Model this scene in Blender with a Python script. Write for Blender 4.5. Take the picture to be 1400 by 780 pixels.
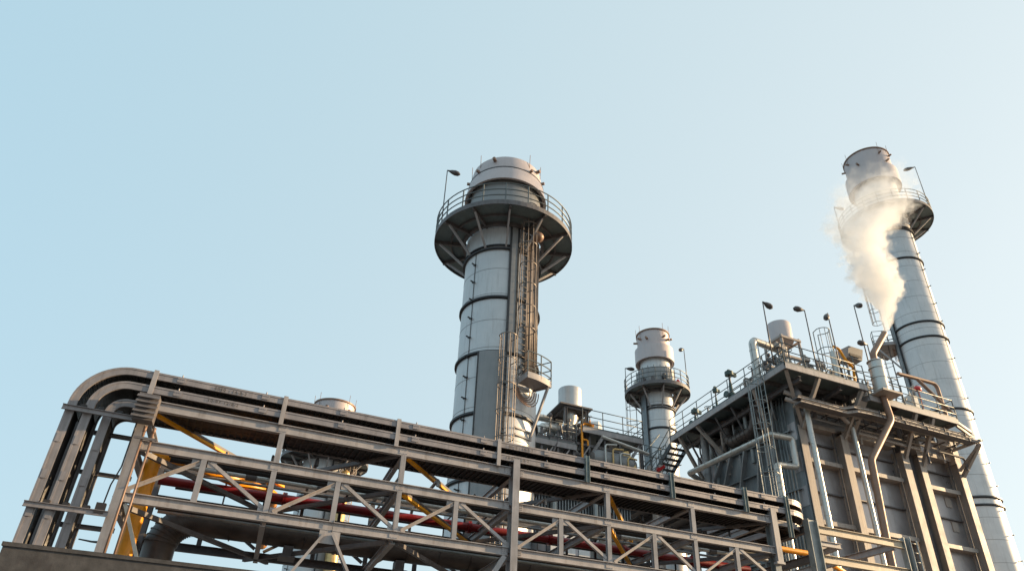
import bpy, bmesh, math, random
from mathutils import Vector, Matrix
random.seed(7)
R = math.radians
C = bpy.context.scene.collection
for o in list(bpy.data.objects): bpy.data.objects.remove(o)
sc = bpy.context.scene

# ------------------------------------------------------------------ camera
cam = bpy.data.cameras.new('camera'); co = bpy.data.objects.new('camera', cam); C.objects.link(co)
cam.sensor_width = 36; cam.lens = 24.48; cam.shift_y = 0.0357
cam.clip_start = 0.05; cam.clip_end = 6000
rt = Vector((0.91155552, -0.40965352, 0.03536282))
dn = Vector((0.24002287, 0.46031546, -0.85469217))
fw = Vector((0.3338496, 0.78758725, 0.51792931))
M = Matrix((rt, -dn, -fw)).transposed().to_4x4(); M.translation = (0, 0, 1.6)
co.matrix_world = M
sc.camera = co

# ------------------------------------------------------------------ sky and sun
SUN_AZ, SUN_EL = 103.0, 14.0            # azimuth clockwise from +Y
w = bpy.data.worlds.new('World'); sc.world = w; w.use_nodes = True
nt = w.node_tree; nt.nodes.clear()
out = nt.nodes.new('ShaderNodeOutputWorld'); bg = nt.nodes.new('ShaderNodeBackground')
sky = nt.nodes.new('ShaderNodeTexSky'); sky.sky_type = 'NISHITA'; sky.sun_disc = False
sky.sun_elevation = R(SUN_EL); sky.sun_rotation = R(SUN_AZ)
sky.air_density = 1.0; sky.dust_density = 3.0; sky.ozone_density = 2.0; sky.altitude = 0
tcw = nt.nodes.new('ShaderNodeTexCoord'); dotn = nt.nodes.new('ShaderNodeVectorMath'); dotn.operation = 'DOT_PRODUCT'
dotn.inputs[1].default_value = (math.sin(R(SUN_AZ)) * math.cos(R(SUN_EL)), math.cos(R(SUN_AZ)) * math.cos(R(SUN_EL)), -.32)
nt.links.new(tcw.outputs['Generated'], dotn.inputs[0])
mrw = nt.nodes.new('ShaderNodeMapRange'); mrw.inputs[1].default_value = -.68; mrw.inputs[2].default_value = .48
nt.links.new(dotn.outputs['Value'], mrw.inputs[0])
hz = nt.nodes.new('ShaderNodeMix'); hz.data_type = 'RGBA'    # thin bright haze, paler towards the sun
hz.inputs[6].default_value = (2.45, 3.52, 4.0, 1); hz.inputs[7].default_value = (3.75, 4.2, 4.2, 1)
nt.links.new(mrw.outputs[0], hz.inputs[0])
mixn = nt.nodes.new('ShaderNodeMix'); mixn.data_type = 'RGBA'; mixn.blend_type = 'MIX'
mixn.inputs[0].default_value = 0.8
nt.links.new(sky.outputs[0], mixn.inputs[6]); nt.links.new(hz.outputs[2], mixn.inputs[7]); nt.links.new(mixn.outputs[2], bg.inputs['Color'])
bg.inputs['Strength'].default_value = 0.12
nt.links.new(bg.outputs[0], out.inputs[0])
sl = bpy.data.lights.new('sun', 'SUN'); so = bpy.data.objects.new('sun', sl); C.objects.link(so)
sl.energy = 4.6; sl.angle = R(0.6); sl.color = (1.0, 0.71, 0.40)
sd = Vector((math.sin(R(SUN_AZ)) * math.cos(R(SUN_EL)), math.cos(R(SUN_AZ)) * math.cos(R(SUN_EL)), math.sin(R(SUN_EL))))
so.rotation_euler = sd.to_track_quat('Z', 'Y').to_euler(); so.location = sd * 200
sc.view_settings.view_transform = 'Standard'; sc.view_settings.look = 'None'
sc.view_settings.exposure = 0.9; sc.view_settings.gamma = 1.0
sc.cycles.max_bounces = 12; sc.cycles.volume_bounces = 8
sc.cycles.volume_max_steps = 128; sc.cycles.volume_step_rate = 1.0

# ------------------------------------------------------------------ helpers
SK = 0.07720961503444339
def U(u, w, z): return Vector((u + SK * w, w, z))       # plant grid -> world
UX = Vector((1, 0, 0)); UW = Vector((SK, 1, 0)).normalized(); UZ = Vector((0, 0, 1))

def material(name, col, rough=0.5, metal=0.0, var=0.18, scale=1.2, dirt=0.35, dirtcol=(0.09, 0.06, 0.045), streak=True, bump=0.15, emit=None):
    m = bpy.data.materials.new(name); m.use_nodes = True
    t = m.node_tree; n = t.nodes; b = n['Principled BSDF']
    tc = n.new('ShaderNodeTexCoord')
    n1 = n.new('ShaderNodeTexNoise'); n1.inputs['Scale'].default_value = scale; n1.inputs['Detail'].default_value = 6; n1.inputs['Roughness'].default_value = .65
    t.links.new(tc.outputs['Object'], n1.inputs['Vector'])
    mp = n.new('ShaderNodeMapping'); mp.inputs['Scale'].default_value = (5, 5, .35) if streak else (1.7, 1.7, 1.7)
    t.links.new(tc.outputs['Object'], mp.inputs['Vector'])
    n2 = n.new('ShaderNodeTexNoise'); n2.inputs['Scale'].default_value = 1.6; n2.inputs['Detail'].default_value = 8; n2.inputs['Roughness'].default_value = .7
    t.links.new(mp.outputs[0], n2.inputs['Vector'])
    r1 = n.new('ShaderNodeMapRange'); r1.inputs[1].default_value = .3; r1.inputs[2].default_value = .7; r1.inputs[3].default_value = 1 - var; r1.inputs[4].default_value = 1 + var
    t.links.new(n1.outputs[0], r1.inputs[0])
    mul = n.new('ShaderNodeMix'); mul.data_type = 'RGBA'; mul.blend_type = 'MULTIPLY'; mul.inputs[0].default_value = 1
    mul.inputs[6].default_value = (*col, 1); t.links.new(r1.outputs[0], mul.inputs[7])
    r2 = n.new('ShaderNodeMapRange'); r2.inputs[1].default_value = .52; r2.inputs[2].default_value = .72; r2.inputs[3].default_value = 0; r2.inputs[4].default_value = dirt
    t.links.new(n2.outputs[0], r2.inputs[0])
    mx = n.new('ShaderNodeMix'); mx.data_type = 'RGBA'; t.links.new(r2.outputs[0], mx.inputs[0])
    t.links.new(mul.outputs[2], mx.inputs[6]); mx.inputs[7].default_value = (*dirtcol, 1)
    t.links.new(mx.outputs[2], b.inputs['Base Color'])
    r3 = n.new('ShaderNodeMapRange'); r3.inputs[1].default_value = .3; r3.inputs[2].default_value = .7; r3.inputs[3].default_value = max(.05, rough - .12); r3.inputs[4].default_value = min(1, rough + .15)
    t.links.new(n1.outputs[0], r3.inputs[0]); t.links.new(r3.outputs[0], b.inputs['Roughness'])
    b.inputs['Metallic'].default_value = metal
    if bump:
        bp = n.new('ShaderNodeBump'); bp.inputs['Strength'].default_value = bump; bp.inputs['Distance'].default_value = .02
        t.links.new(n2.outputs[0], bp.inputs['Height']); t.links.new(bp.outputs[0], b.inputs['Normal'])
    return m

MT = dict(
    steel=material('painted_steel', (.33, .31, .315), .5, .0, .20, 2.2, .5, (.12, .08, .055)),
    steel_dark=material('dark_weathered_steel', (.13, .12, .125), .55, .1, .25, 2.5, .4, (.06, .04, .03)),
    galv=material('galvanised_steel', (.25, .27, .275), .45, .35, .25, 5, .25, (.10, .085, .07)),
    galv_teal=material('weathered_galvanised_tray', (.17, .21, .215), .5, .3, .35, 7, .35, (.30, .27, .24)),
    tray=material('tray_steel', (.25, .23, .238), .5, .2, .22, 2.2, .5, (.09, .07, .06)),
    rail=material('railing_steel', (.12, .135, .14), .5, .3, .2, 4, .3, (.2, .15, .1)),
    clad=material('aluminium_cladding', (.56, .56, .57), .42, .25, .13, .7, .42, (.26, .24, .23), True, .05),
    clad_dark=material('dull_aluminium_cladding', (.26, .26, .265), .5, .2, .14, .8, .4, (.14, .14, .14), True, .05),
    capsteel=material('stack_cap_steel', (.50, .44, .44), .5, .2, .08, 1.0, .2, (.3, .22, .2), True, .05),
    ring=material('ring_steel', (.045, .045, .05), .5, .3, .15, 3, .3, (.09, .07, .05)),
    deck=material('grating_steel', (.16, .20, .21), .6, .2, .2, 5, .3, (.05, .05, .05)),
    pipe_silver=material('pipe_lagging', (.52, .50, .47), .36, .6, .12, 3, .2, (.22, .18, .14)),
    duct=material('duct_lagging', (.085, .068, .062), .45, .3, .3, 2, .5, (.07, .05, .04)),
    red=material('red_pipe_paint', (.22, .006, .008), .4, 0, .15, 3, .25, (.12, .01, .01)),
    yellow=material('yellow_pipe_paint', (.88, .33, .008), .4, 0, .15, 3, .3, (.45, .16, .01)),
    yellow_sunlit=material('sunlit_yellow_brace', (.85, .38, .01), .6, 0, .15, 3, .3, (.2, .12, .03)),  # low sun on the braces put into a yellow base colour
    conduit=material('conduit_steel', (.21, .175, .155), .5, .2, .25, 4, .35, (.14, .08, .05)),
    brown=material('brown_pipe_steel', (.24, .15, .11), .5, .2, .25, 4, .45, (.35, .14, .05)),
    black=material('black_cable_rubber', (.02, .017, .018), .55, 0, .3, 8, .2, (.08, .05, .04)),
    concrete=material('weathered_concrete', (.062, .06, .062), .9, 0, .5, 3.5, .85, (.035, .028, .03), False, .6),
    ground=material('gravel_ground', (.15, .135, .125), .95, 0, .3, .7, .3, (.15, .13, .11), False, .5),
    panel=material('boiler_panel_steel', (.38, .36, .37), .36, .5, .14, 1.0, .35, (.20, .155, .13), True, .5),
    boiler=material('boiler_frame_paint', (.35, .30, .27), .5, .0, .18, 1.5, .45, (.13, .08, .05)),
    casing=material('blue_grey_casing', (.19, .21, .225), .4, .3, .3, 1.0, .45, (.09, .10, .105), True, .1),
    cream=material('sunlit_cream_beam', (.46, .38, .28), .5, .0, .10, 2.5, .3, (.16, .10, .06)),  # cream base colour also carries the stronger sun on these beams
    lamp=material('lamp_housing', (.10, .09, .09), .4, .4, .2, 8, .2),
    redpaint=material('red_beacon_paint', (.5, .03, .03), .35, 0, .1, 5, .1),
    white=material('white_instrument', (.6, .6, .58), .4, 0, .1, 5, .2),
    green=material('dark_green_valve', (.05, .085, .08), .45, .2, .25, 6, .3),
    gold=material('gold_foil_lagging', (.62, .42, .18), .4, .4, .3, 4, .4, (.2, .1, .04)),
)

class MB:
    def __init__(s): s.v = []; s.f = []; s.sm = []
    def add(s, vs, fs, smooth=False):
        k = len(s.v); s.v += [Vector(v) for v in vs]; s.f += [tuple(i + k for i in f) for f in fs]; s.sm += [smooth] * len(fs)
        return s
    def hexa(s, p):   # 4 bottom, 4 top
        return s.add(p, [(3, 2, 1, 0), (4, 5, 6, 7), (0, 1, 5, 4), (1, 2, 6, 5), (2, 3, 7, 6), (3, 0, 4, 7)])
    def box(s, u0, u1, w0, w1, z0, z1):
        return s.hexa([U(u0, w0, z0), U(u1, w0, z0), U(u1, w1, z0), U(u0, w1, z0), U(u0, w0, z1), U(u1, w0, z1), U(u1, w1, z1), U(u0, w1, z1)])
    def prof(s, p, q, pts, up=UZ, smooth=False):   # extrude closed 2D outline (side, up) from p to q
        p = Vector(p); q = Vector(q); d = (q - p).normalized(); sd_ = d.cross(up)
        if sd_.length < 1e-4: sd_ = d.cross(UX)
        sd_.normalize(); u2 = sd_.cross(d).normalized(); n = len(pts)
        vs = [e + sd_ * a + u2 * b for e in (p, q) for a, b in pts]
        fs = [(i, (i + 1) % n, n + (i + 1) % n, n + i) for i in range(n)] + [tuple(range(n))[::-1], tuple(range(n, 2 * n))]
        return s.add(vs, fs, smooth)
    def bar(s, p, q, a, b, up=UZ): a /= 2; b /= 2; return s.prof(p, q, [(-a, -b), (a, -b), (a, b), (-a, b)], up)
    def ibeam(s, p, q, h, b, tf=.014, tw=.010, up=UZ):
        h /= 2; b /= 2; t = tw / 2
        return s.prof(p, q, [(-b, -h), (b, -h), (b, -h + tf), (t, -h + tf), (t, h - tf), (b, h - tf), (b, h), (-b, h), (-b, h - tf), (-t, h - tf), (-t, -h + tf), (-b, -h + tf)], up)
    def angle(s, p, q, a, b, t=.012, up=UZ): return s.prof(p, q, [(0, 0), (a, 0), (a, t), (t, t), (t, b), (0, b)], up)
    def chan(s, p, q, h, b, t=.01, up=UZ): h /= 2; return s.prof(p, q, [(0, -h), (b, -h), (b, -h + t), (t, -h + t), (t, h - t), (b, h - t), (b, h), (0, h)], up)
    def tube(s, pts, r, seg=8, caps=True, closed=False):
        pts = [Vector(p) for p in pts]; n = len(pts); rs = r if isinstance(r, (list, tuple)) else [r] * n
        d0 = (pts[1] - pts[0]).normalized(); a = d0.orthogonal().normalized(); vs = []
        for i, p in enumerate(pts):
            if closed: d = (pts[(i + 1) % n] - pts[i - 1]).normalized()
            elif i == 0: d = d0
            elif i == n - 1: d = (pts[i] - pts[i - 1]).normalized()
            else: d = ((pts[i + 1] - p).normalized() + (p - pts[i - 1]).normalized()).normalized()
            a = (a - d * a.dot(d)).normalized(); b = d.cross(a)
            for k in range(seg):
                t = 2 * math.pi * k / seg; vs.append(p + (a * math.cos(t) + b * math.sin(t)) * rs[i])
        fs = []
        for i in range(n if closed else n - 1):
            j = (i + 1) % n
            for k in range(seg): fs.append((i * seg + k, i * seg + (k + 1) % seg, j * seg + (k + 1) % seg, j * seg + k))
        s.add(vs, fs, True)
        if caps and not closed: s.add([vs[k] for k in range(seg)], [tuple(range(seg))[::-1]]); s.add([vs[(n - 1) * seg + k] for k in range(seg)], [tuple(range(seg))])
        return s
    def revolve(s, c, prof, seg=48, smooth=True, a0=0, a1=360):   # prof: (r,z) closed or open outline about c
        c = Vector(c); n = len(prof); full = abs(a1 - a0) >= 360; m = seg if full else seg + 1; vs = []
        for i in range(m):
            t = R(a0 + (a1 - a0) * i / seg)
            for r_, z in prof: vs.append(c + Vector((math.cos(t) * r_, math.sin(t) * r_, z)))
        fs = []
        for i in range(seg):
            j = (i + 1) % m if full else i + 1
            for k in range(n - 1): fs.append((i * n + k, j * n + k, j * n + k + 1, i * n + k + 1))
        return s.add(vs, fs, smooth)
    def ringbox(s, c, r0, r1, z0, z1, seg=48, a0=0, a1=360):
        return s.revolve(c, [(r0, z0), (r1, z0), (r1, z1), (r0, z1), (r0, z0)], seg, False, a0, a1)
    def arc(s, c, r_, a0, a1, rad, seg=8, n=None):
        n = n or max(6, int(abs(a1 - a0) / 6)); full = abs(a1 - a0) >= 360
        pts = [Vector(c) + Vector((math.cos(R(a0 + (a1 - a0) * i / n)) * r_, math.sin(R(a0 + (a1 - a0) * i / n)) * r_, 0)) for i in range(n if full else n + 1)]
        return s.tube(pts, rad, seg, closed=full)
    def sphere(s, c, r_, seg=10, rings=6, sx=(1, 1, 1)):
        c = Vector(c); vs = [c + Vector((0, 0, r_ * sx[2]))]
        for i in range(1, rings):
            t = math.pi * i / rings
            for k in range(seg):
                p = 2 * math.pi * k / seg; vs.append(c + Vector((math.sin(t) * math.cos(p) * r_ * sx[0], math.sin(t) * math.sin(p) * r_ * sx[1], math.cos(t) * r_ * sx[2])))
        vs.append(c - Vector((0, 0, r_ * sx[2]))); L = len(vs) - 1; fs = [(0, 1 + k, 1 + (k + 1) % seg) for k in range(seg)]
        for i in range(rings - 2):
            for k in range(seg): a = 1 + i * seg; fs.append((a + k, a + seg + k, a + seg + (k + 1) % seg, a + (k + 1) % seg))
        a = 1 + (rings - 2) * seg; fs += [(a + k, L, a + (k + 1) % seg) for k in range(seg)]
        return s.add(vs, fs, True)
    def build(s, name, mat, parent=None, label=None, kind=None):
        base = Vector((0, 0, 0)); p = parent
        while p is not None: base += p.location; p = p.parent
        if parent is None:
            xs = [v.x for v in s.v]; ys = [v.y for v in s.v]; base = Vector(((min(xs) + max(xs)) / 2, (min(ys) + max(ys)) / 2, min(v.z for v in s.v)))
        me = bpy.data.meshes.new(name); me.from_pydata([v - base for v in s.v], [], s.f)
        for pl, sm in zip(me.polygons, s.sm): pl.use_smooth = sm
        bm = bmesh.new(); bm.from_mesh(me); bmesh.ops.remove_doubles(bm, verts=bm.verts, dist=1e-5); bmesh.ops.recalc_face_normals(bm, faces=bm.faces)
        for e in bm.edges:
            if len(e.link_faces) == 2 and e.calc_face_angle(0) > .6: e.smooth = False
        bm.to_mesh(me); bm.free()
        me.materials.append(MT[mat] if isinstance(mat, str) else mat)
        o = bpy.data.objects.new(name, me); C.objects.link(o)
        if parent is None: o.location = base
        else: o.parent = parent
        if label: o['label'] = label
        if kind: o['kind'] = kind
        return o

def fillet(pts, r, n=6):
    pts = [Vector(p) for p in pts]; outp = [pts[0]]
    for i in range(1, len(pts) - 1):
        a, b, c = pts[i - 1], pts[i], pts[i + 1]; d1 = (a - b); d2 = (c - b); l = min(d1.length, d2.length) * .49
        ang = d1.angle(d2); t = min(r / max(math.tan(ang / 2), 1e-3), l); d1.normalize(); d2.normalize()
        p1 = b + d1 * t; p2 = b + d2 * t; rr = t * math.tan(ang / 2)
        bis = (d1 + d2)
        if bis.length < 1e-3: outp.append(b); continue
        cen = b + bis.normalized() * math.hypot(t, rr)
        v1 = p1 - cen; v2 = p2 - cen; om = v1.angle(v2)
        for k in range(n + 1):
            f = k / n; outp.append(cen + (v1 * math.sin((1 - f) * om) + v2 * math.sin(f * om)) / math.sin(om))
    outp.append(pts[-1]); return outp

def thing(name, label, cat, loc, group=None):
    o = bpy.data.objects.new(name, None); o.empty_display_size = .3; C.objects.link(o); o.location = loc
    o['label'] = label; o['category'] = cat
    if group: o['group'] = group
    return o
def tag(o, label, cat, group=None, kind=None):
    o['label'] = label; o['category'] = cat
    if group: o['group'] = group
    if kind: o['kind'] = kind
    return o

# ------------------------------------------------------------------ ground
g = MB(); g.add([(-2500, -2500, 0), (2500, -2500, 0), (2500, 2500, 0), (-2500, 2500, 0)], [(0, 1, 2, 3)])
g.build('ground', 'ground', kind='structure')

# ------------------------------------------------------------------ concrete wall in the near left corner
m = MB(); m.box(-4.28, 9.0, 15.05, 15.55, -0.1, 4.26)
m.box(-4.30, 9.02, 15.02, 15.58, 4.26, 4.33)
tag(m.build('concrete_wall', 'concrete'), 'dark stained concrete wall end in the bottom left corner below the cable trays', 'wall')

# ------------------------------------------------------------------ pipe rack
N = [-3.03, -1.56, -.08, 1.37, 2.83, 4.28, 5.80, 7.17, 8.60, 10.03, 11.40, 12.83, 14.34]
WF, WR = 16.0, 20.2
rack = thing('pipe_rack', 'long grey steel truss pipe rack crossing the lower half of the photo', 'pipe rack', U(-3.03, 16, 0))
WEB = WF + .085
LV = {'t': (7.55, 7.77), 'm': (6.65, 6.86), 'l': (5.53, 5.73)}
spans = [(-2.98, 5.70), (5.92, 14.26)]
def plate_bolts(mb, u, w_, z0, z1, du):
    for k in range(3):
        for dz in (z0 + .05, z1 - .05):
            p = U(u + du * (.04 + .0 * k), w_, dz); mb.tube([p, p + Vector((0, -.02, 0))], .013, 6)
for wf, nm in ((WF, 'front'), (WR, 'rear')):
    for lv, (z0, z1) in LV.items():
        for (a, b) in spans:
            m = MB(); zc = (z0 + z1) / 2
            m.ibeam(U(a, wf + .085, zc), U(b, wf + .085, zc), z1 - z0, .13, .016, .012)
            if nm == 'front':
                for uu, s_ in ((a, 1), (b, -1)):
                    x0 = uu if s_ > 0 else uu - .16
                    m.box(x0, x0 + .16, wf + .062, wf + .076, z0 + .02, z1 - .02)
                    for i in range(3):
                        for zz in (z0 + .055, zc, z1 - .055):
                            p = U(x0 + .03 + i * .05, wf + .062, zz); m.tube([p, p + Vector((0, -.018, 0))], .011, 6)
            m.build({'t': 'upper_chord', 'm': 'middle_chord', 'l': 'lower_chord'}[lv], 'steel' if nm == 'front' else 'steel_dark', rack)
# chord splice
# verticals
for i, u in enumerate(N):
    if i in (0, 6, 12): continue
    m = MB(); m.ibeam(U(u, WF + .085, 5.73), U(u, WF + .085, 6.65), .12, .115, .012, .010, up=UW); m.build('vertical_strut', 'steel', rack)
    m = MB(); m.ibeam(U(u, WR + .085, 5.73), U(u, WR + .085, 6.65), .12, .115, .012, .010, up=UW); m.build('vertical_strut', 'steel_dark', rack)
    if i in (2, 4, 8, 10):
        for ww in (WF, WR):
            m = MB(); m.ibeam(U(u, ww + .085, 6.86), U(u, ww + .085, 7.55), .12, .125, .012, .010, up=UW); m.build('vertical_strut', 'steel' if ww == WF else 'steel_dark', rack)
# diagonals between middle and lower chord
for i in range(12):
    for ww in (WF, WR):
        m = MB(); up = i % 2 == 0
        a, b = N[i] + .12, N[i + 1] - .10
        if i == 6: a = N[6] + .14
        if i == 5: b = N[6] - .16
        z0, z1 = 5.79, 6.60
        y = ww + .06
        if up: p, q = U(a, y, z0), U(b, y, z1)
        else: p, q = U(a, y, z1), U(b, y, z0)
        d = (q - p).normalized(); nrm = Vector((-d.z, 0, d.x))
        m.angle(p, q, .075, .075, .009, up=Vector((0, -1, 0)) if up else Vector((0, 1, 0)))
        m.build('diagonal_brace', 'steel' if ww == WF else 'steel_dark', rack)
        if ww == WF:
            gl = [(b - .14, b + .04, 6.50, 6.655), (a - .05, a + .13, 5.725, 5.86)] if up else [(b - .08, b + .10, 5.725, 5.86), (a - .04, a + .14, 6.50, 6.655)]
            for (g0, g1, g2, g3) in gl: gz = MB(); gz.box(g0, g1, y + .012, y + .02, g2, g3); gz.build('gusset_plate', 'steel', rack)
# columns
m = MB()
m.ibeam(U(5.83, WF + .10, 0), U(5.83, WF + .10, 7.97), .34, .18, .02, .014, up=UW)
m.build('column', 'steel', rack)
m = MB(); m.ibeam(U(-2.97, WF + .14, 0), U(-2.97, WF + .14, 7.5), .26, .17, .018, .014, up=UW); m.build('column', 'steel', rack)
m = MB(); m.ibeam(U(14.36, WF + .22, 0), U(14.36, WF + .22, 7.9), .22, .2, .018, .014, up=UW); m.build('column', 'galv', rack)
m = MB(); m.box(14.27, 14.47, WF - .03, WF + .10, 6.42, 8.0); m.box(14.2, 14.5, WF - .05, WF + .12, 6.36, 6.42); m.build('column_stub', 'steel', rack)
for u in (-2.97, 5.83, 14.36):
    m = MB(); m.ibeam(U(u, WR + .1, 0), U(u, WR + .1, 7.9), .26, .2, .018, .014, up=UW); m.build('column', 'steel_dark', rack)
m = MB(); m.box(1.40, 1.41, WF + .012, WF + .03, 5.50, 5.76); m.build('chord_splice', 'ring', rack)
# end plates and bolt groups on the chords where the posts land
for i in (2, 4, 8, 10):
    for zc in (7.66, 6.755, 5.63):
        m = MB(); m.box(N[i] - .11, N[i] + .11, WF + .068, WF + .077, zc - .085, zc + .085)
        for dx in (-.07, 0, .07):
            for dz in (-.05, .05): p = U(N[i] + dx, WF + .068, zc + dz); m.tube([p, p - UW * .016], .011, 6)
        m.build('bolted_plate', 'steel', rack)
# cross beams
for lv, (z0, z1) in LV.items():
    for i in range(0, 13, 2):
        zc = (z0 + z1) / 2 - .02
        if lv == 'l': zc -= .06
        m = MB(); m.ibeam(U(N[i], WF + .16, zc), U(N[i], WR + .02, zc), .19, .12, .014, .010); m.build('cross_beam', 'steel', rack)
# plan bracing
for lv, zc in (('t', 7.60), ('m', 6.68), ('l', 5.50)):
    for i in (0, 4, 8, 12):
        for j in (i - 2, i + 2):
            if 0 <= j <= 12:
                a = U(N[i] + (.12 if j > i else -.12), WF + .22, zc); b = U(N[j] + (.3 if j > i else -.3), WR, zc)
                yel = j > i and lv != 'l' and not (i == 0 and lv == 'm')  # sun-facing braces: lower bar coloured as sunlit, upper bar as shaded
                if yel:
                    m = MB(); m.bar(a - UZ * .035, b - UZ * .035, .10, .06); m.build('plan_brace', 'yellow_sunlit', rack, label='diagonal brace in sunlit yellow')
                    m = MB(); m.bar(a + UZ * .028, b + UZ * .028, .11, .06); m.build('plan_brace', 'steel_dark', rack)
                else:
                    m = MB(); m.bar(a, b, .09, .10); m.build('plan_brace', 'steel_dark', rack)
# knee supports under the lower chord
m = MB(); m.box(1.14, 1.60, WF + .03, WF + .045, 5.24, 5.53); m.build('gusset_plate', 'steel', rack)
for a, b in (((1.28, 5.45), (-.3, 2.9)), ((1.46, 5.45), (3.0, 2.9))):
    m = MB(); m.chan(U(a[0], WF + .03, a[1]), U(b[0], WF + .03, b[1]), .13, .06, .01, up=Vector((0, -1, 0)) if a[0] > b[0] else Vector((0, -1, 0))); m.build('knee_brace', 'steel', rack)
m = MB(); m.bar(U(5.62, WF + .06, 5.52), U(4.2, WF + .06, 3.2), .06, .12); m.build('knee_brace', 'steel', rack)
m = MB(); m.bar(U(-2.8, WF + .1, 5.5), U(-2.0, WF + .1, 3.9), .07, .09, up=UW); m.build('knee_brace', 'galv', rack)
for i, uu in enumerate((2.83, 8.6)):
    m = MB(); m.bar(U(uu, WR - .1, 5.5), U(uu - 1.6, WR - .1, 3.6), .1, .1); m.build('knee_brace', 'steel_dark', rack)
# tray posts
for k, u in enumerate((-3.0, -.17, 2.6, 5.33, 7.95, 10.72, 13.35, 14.95)):
    m = MB(); z0 = 7.73 if k < 7 else 7.2
    if k < 4: m.chan(U(u, WF - .03, z0), U(u, WF - .03, 8.45), .10, .05, .01, up=UX)
    else: m.ibeam(U(u, WF - .02, z0), U(u, WF - .02, 8.47), .12, .10, .012, .01, up=UX); m.box(u - .1, u + .06, WF + .03, WF + .045, 8.0, 8.12); m.box(u - .1, u + .06, WF + .03, WF + .045, 8.30, 8.40)
    m.build('tray_post', 'steel' if k < 4 else 'galv_teal', rack)
    m = MB(); m.bar(U(u, WF + .02, 7.83), U(u, WF + 1.2, 7.83), .08, .06); m.bar(U(u, WF + .02, 8.16), U(u, WF + 1.2, 8.16), .08, .06); m.build('tray_bearer', 'steel_dark', rack)
# horizontal bearers carrying the rising trays
for z in (7.24, 5.22):
    m = MB(); m.chan(U(-4.48, WF - .06, z), U(-3.02, WF - .06, z - .0), .11, .05, .01); m.build('tray_bearer', 'tray', rack)
    m = MB(); m.chan(U(-4.48, WF + 1.15, z - .05), U(-3.02, WF + 1.15, z - .05), .10, .05, .01); m.build('tray_bearer', 'steel_dark', rack)
    for uu in (-4.12, -3.79, -3.43): m = MB(); m.box(uu - .05, uu + .06, WF - .09, WF + .03, z + .056, z + .12); m.build('tray_clamp', 'black', rack)
m = MB(); m.chan(U(-4.48, WF + 1.15, 6.3), U(-3.02, WF + 1.15, 6.3), .09, .05, .01); m.build('tray_bearer', 'steel_dark', rack)
m = MB(); m.tube([U(-3.55, WF + .8, 4.86), U(-3.3, WF + .8, 4.84), U(-3.02, WF + .7, 4.83)], [.014, .02, .035], 8); m.build('tie_rod', 'rail', rack)
m = MB(); m.tube(fillet([U(-3.06, WF - .02, 7.3), U(-3.06, WF - .05, 6.2), U(-3.14, WF - .06, 5.8), U(-3.16, WF - .04, 5.35)], .2), .016, 6); m.box(-3.27, -3.10, WF - .1, WF + .0, 5.22, 5.42); m.build('earthing_cable', 'black', rack)

# extension beams at the right end, stronger sun partly put into their cream colour
ext = thing('beam_frame', 'sunlit cream steel beam frame extending right from the rack end in front of the boiler', 'steel frame', U(15.9, 16, 0))
m = MB(); m.ibeam(U(15.87, WF + .06, 0), U(15.87, WF + .06, 7.88), .38, .22, .02, .3 * .05, up=UX); m.build('column', 'galv', ext)
for (z0, z1) in ((7.50, 7.74), (6.62, 6.86)):
    m = MB(); m.ibeam(U(16.18, WF + .06, (z0 + z1) / 2), U(19.75, WF + .06, (z0 + z1) / 2), z1 - z0, .13, .016, .012); m.build('beam', 'cream', ext)
    m = MB()
    for i in range(6): m.tube([U(16.25 + i * .07, WF + .055, z1 - .06), U(16.25 + i * .07, WF + .03, z1 - .06)], .011, 6)
    for i in range(4): m.tube([U(19.2 + i * .07, WF + .055, z1 - .06), U(19.2 + i * .07, WF + .03, z1 - .06)], .011, 6)
    m.build('bolts', 'steel_dark', ext)
m = MB(); m.ibeam(U(19.86, WF + .06, 0), U(19.86, WF + .06, 7.86), .2, .2, .018, .014, up=UX); m.build('column', 'galv', ext)
for z in (7.62, 6.74):
    m = MB(); m.ibeam(U(15.80, WF + .2, z), U(15.80, WF + 3.6, z), .22, .14, .016, .012); m.build('cross_beam', 'steel_dark', ext)
for z in (7.60, 6.72):
    m = MB(); m.ibeam(U(19.5, WF + .2, z - .02), U(19.5, WF + 5.5, z - .02), .22, .14, .016, .012); m.build('cross_beam', 'steel', ext)
m = MB(); m.ibeam(U(16.2, WF + .1, 7.22), U(17.0, WF + .1, 7.22), .16, .1); m.ibeam(U(16.95, WF + .16, 7.22), U(16.95, WF + 1.6, 7.15), .16, .1); m.build('bracket_beam', 'steel', ext)
m = MB(); m.tube([U(20.02, WF - .05, 3), U(20.02, WF - .05, 7.9)], .022, 8); m.tube([U(20.32, WF - .05, 3), U(20.32, WF - .05, 7.8)], .022, 8)
for i in range(16): m.tube([U(20.02, WF - .05, 3.2 + .3 * i), U(20.32, WF - .05, 3.2 + .3 * i)], .012, 6)
m.build('ladder', 'galv', ext)

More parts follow.
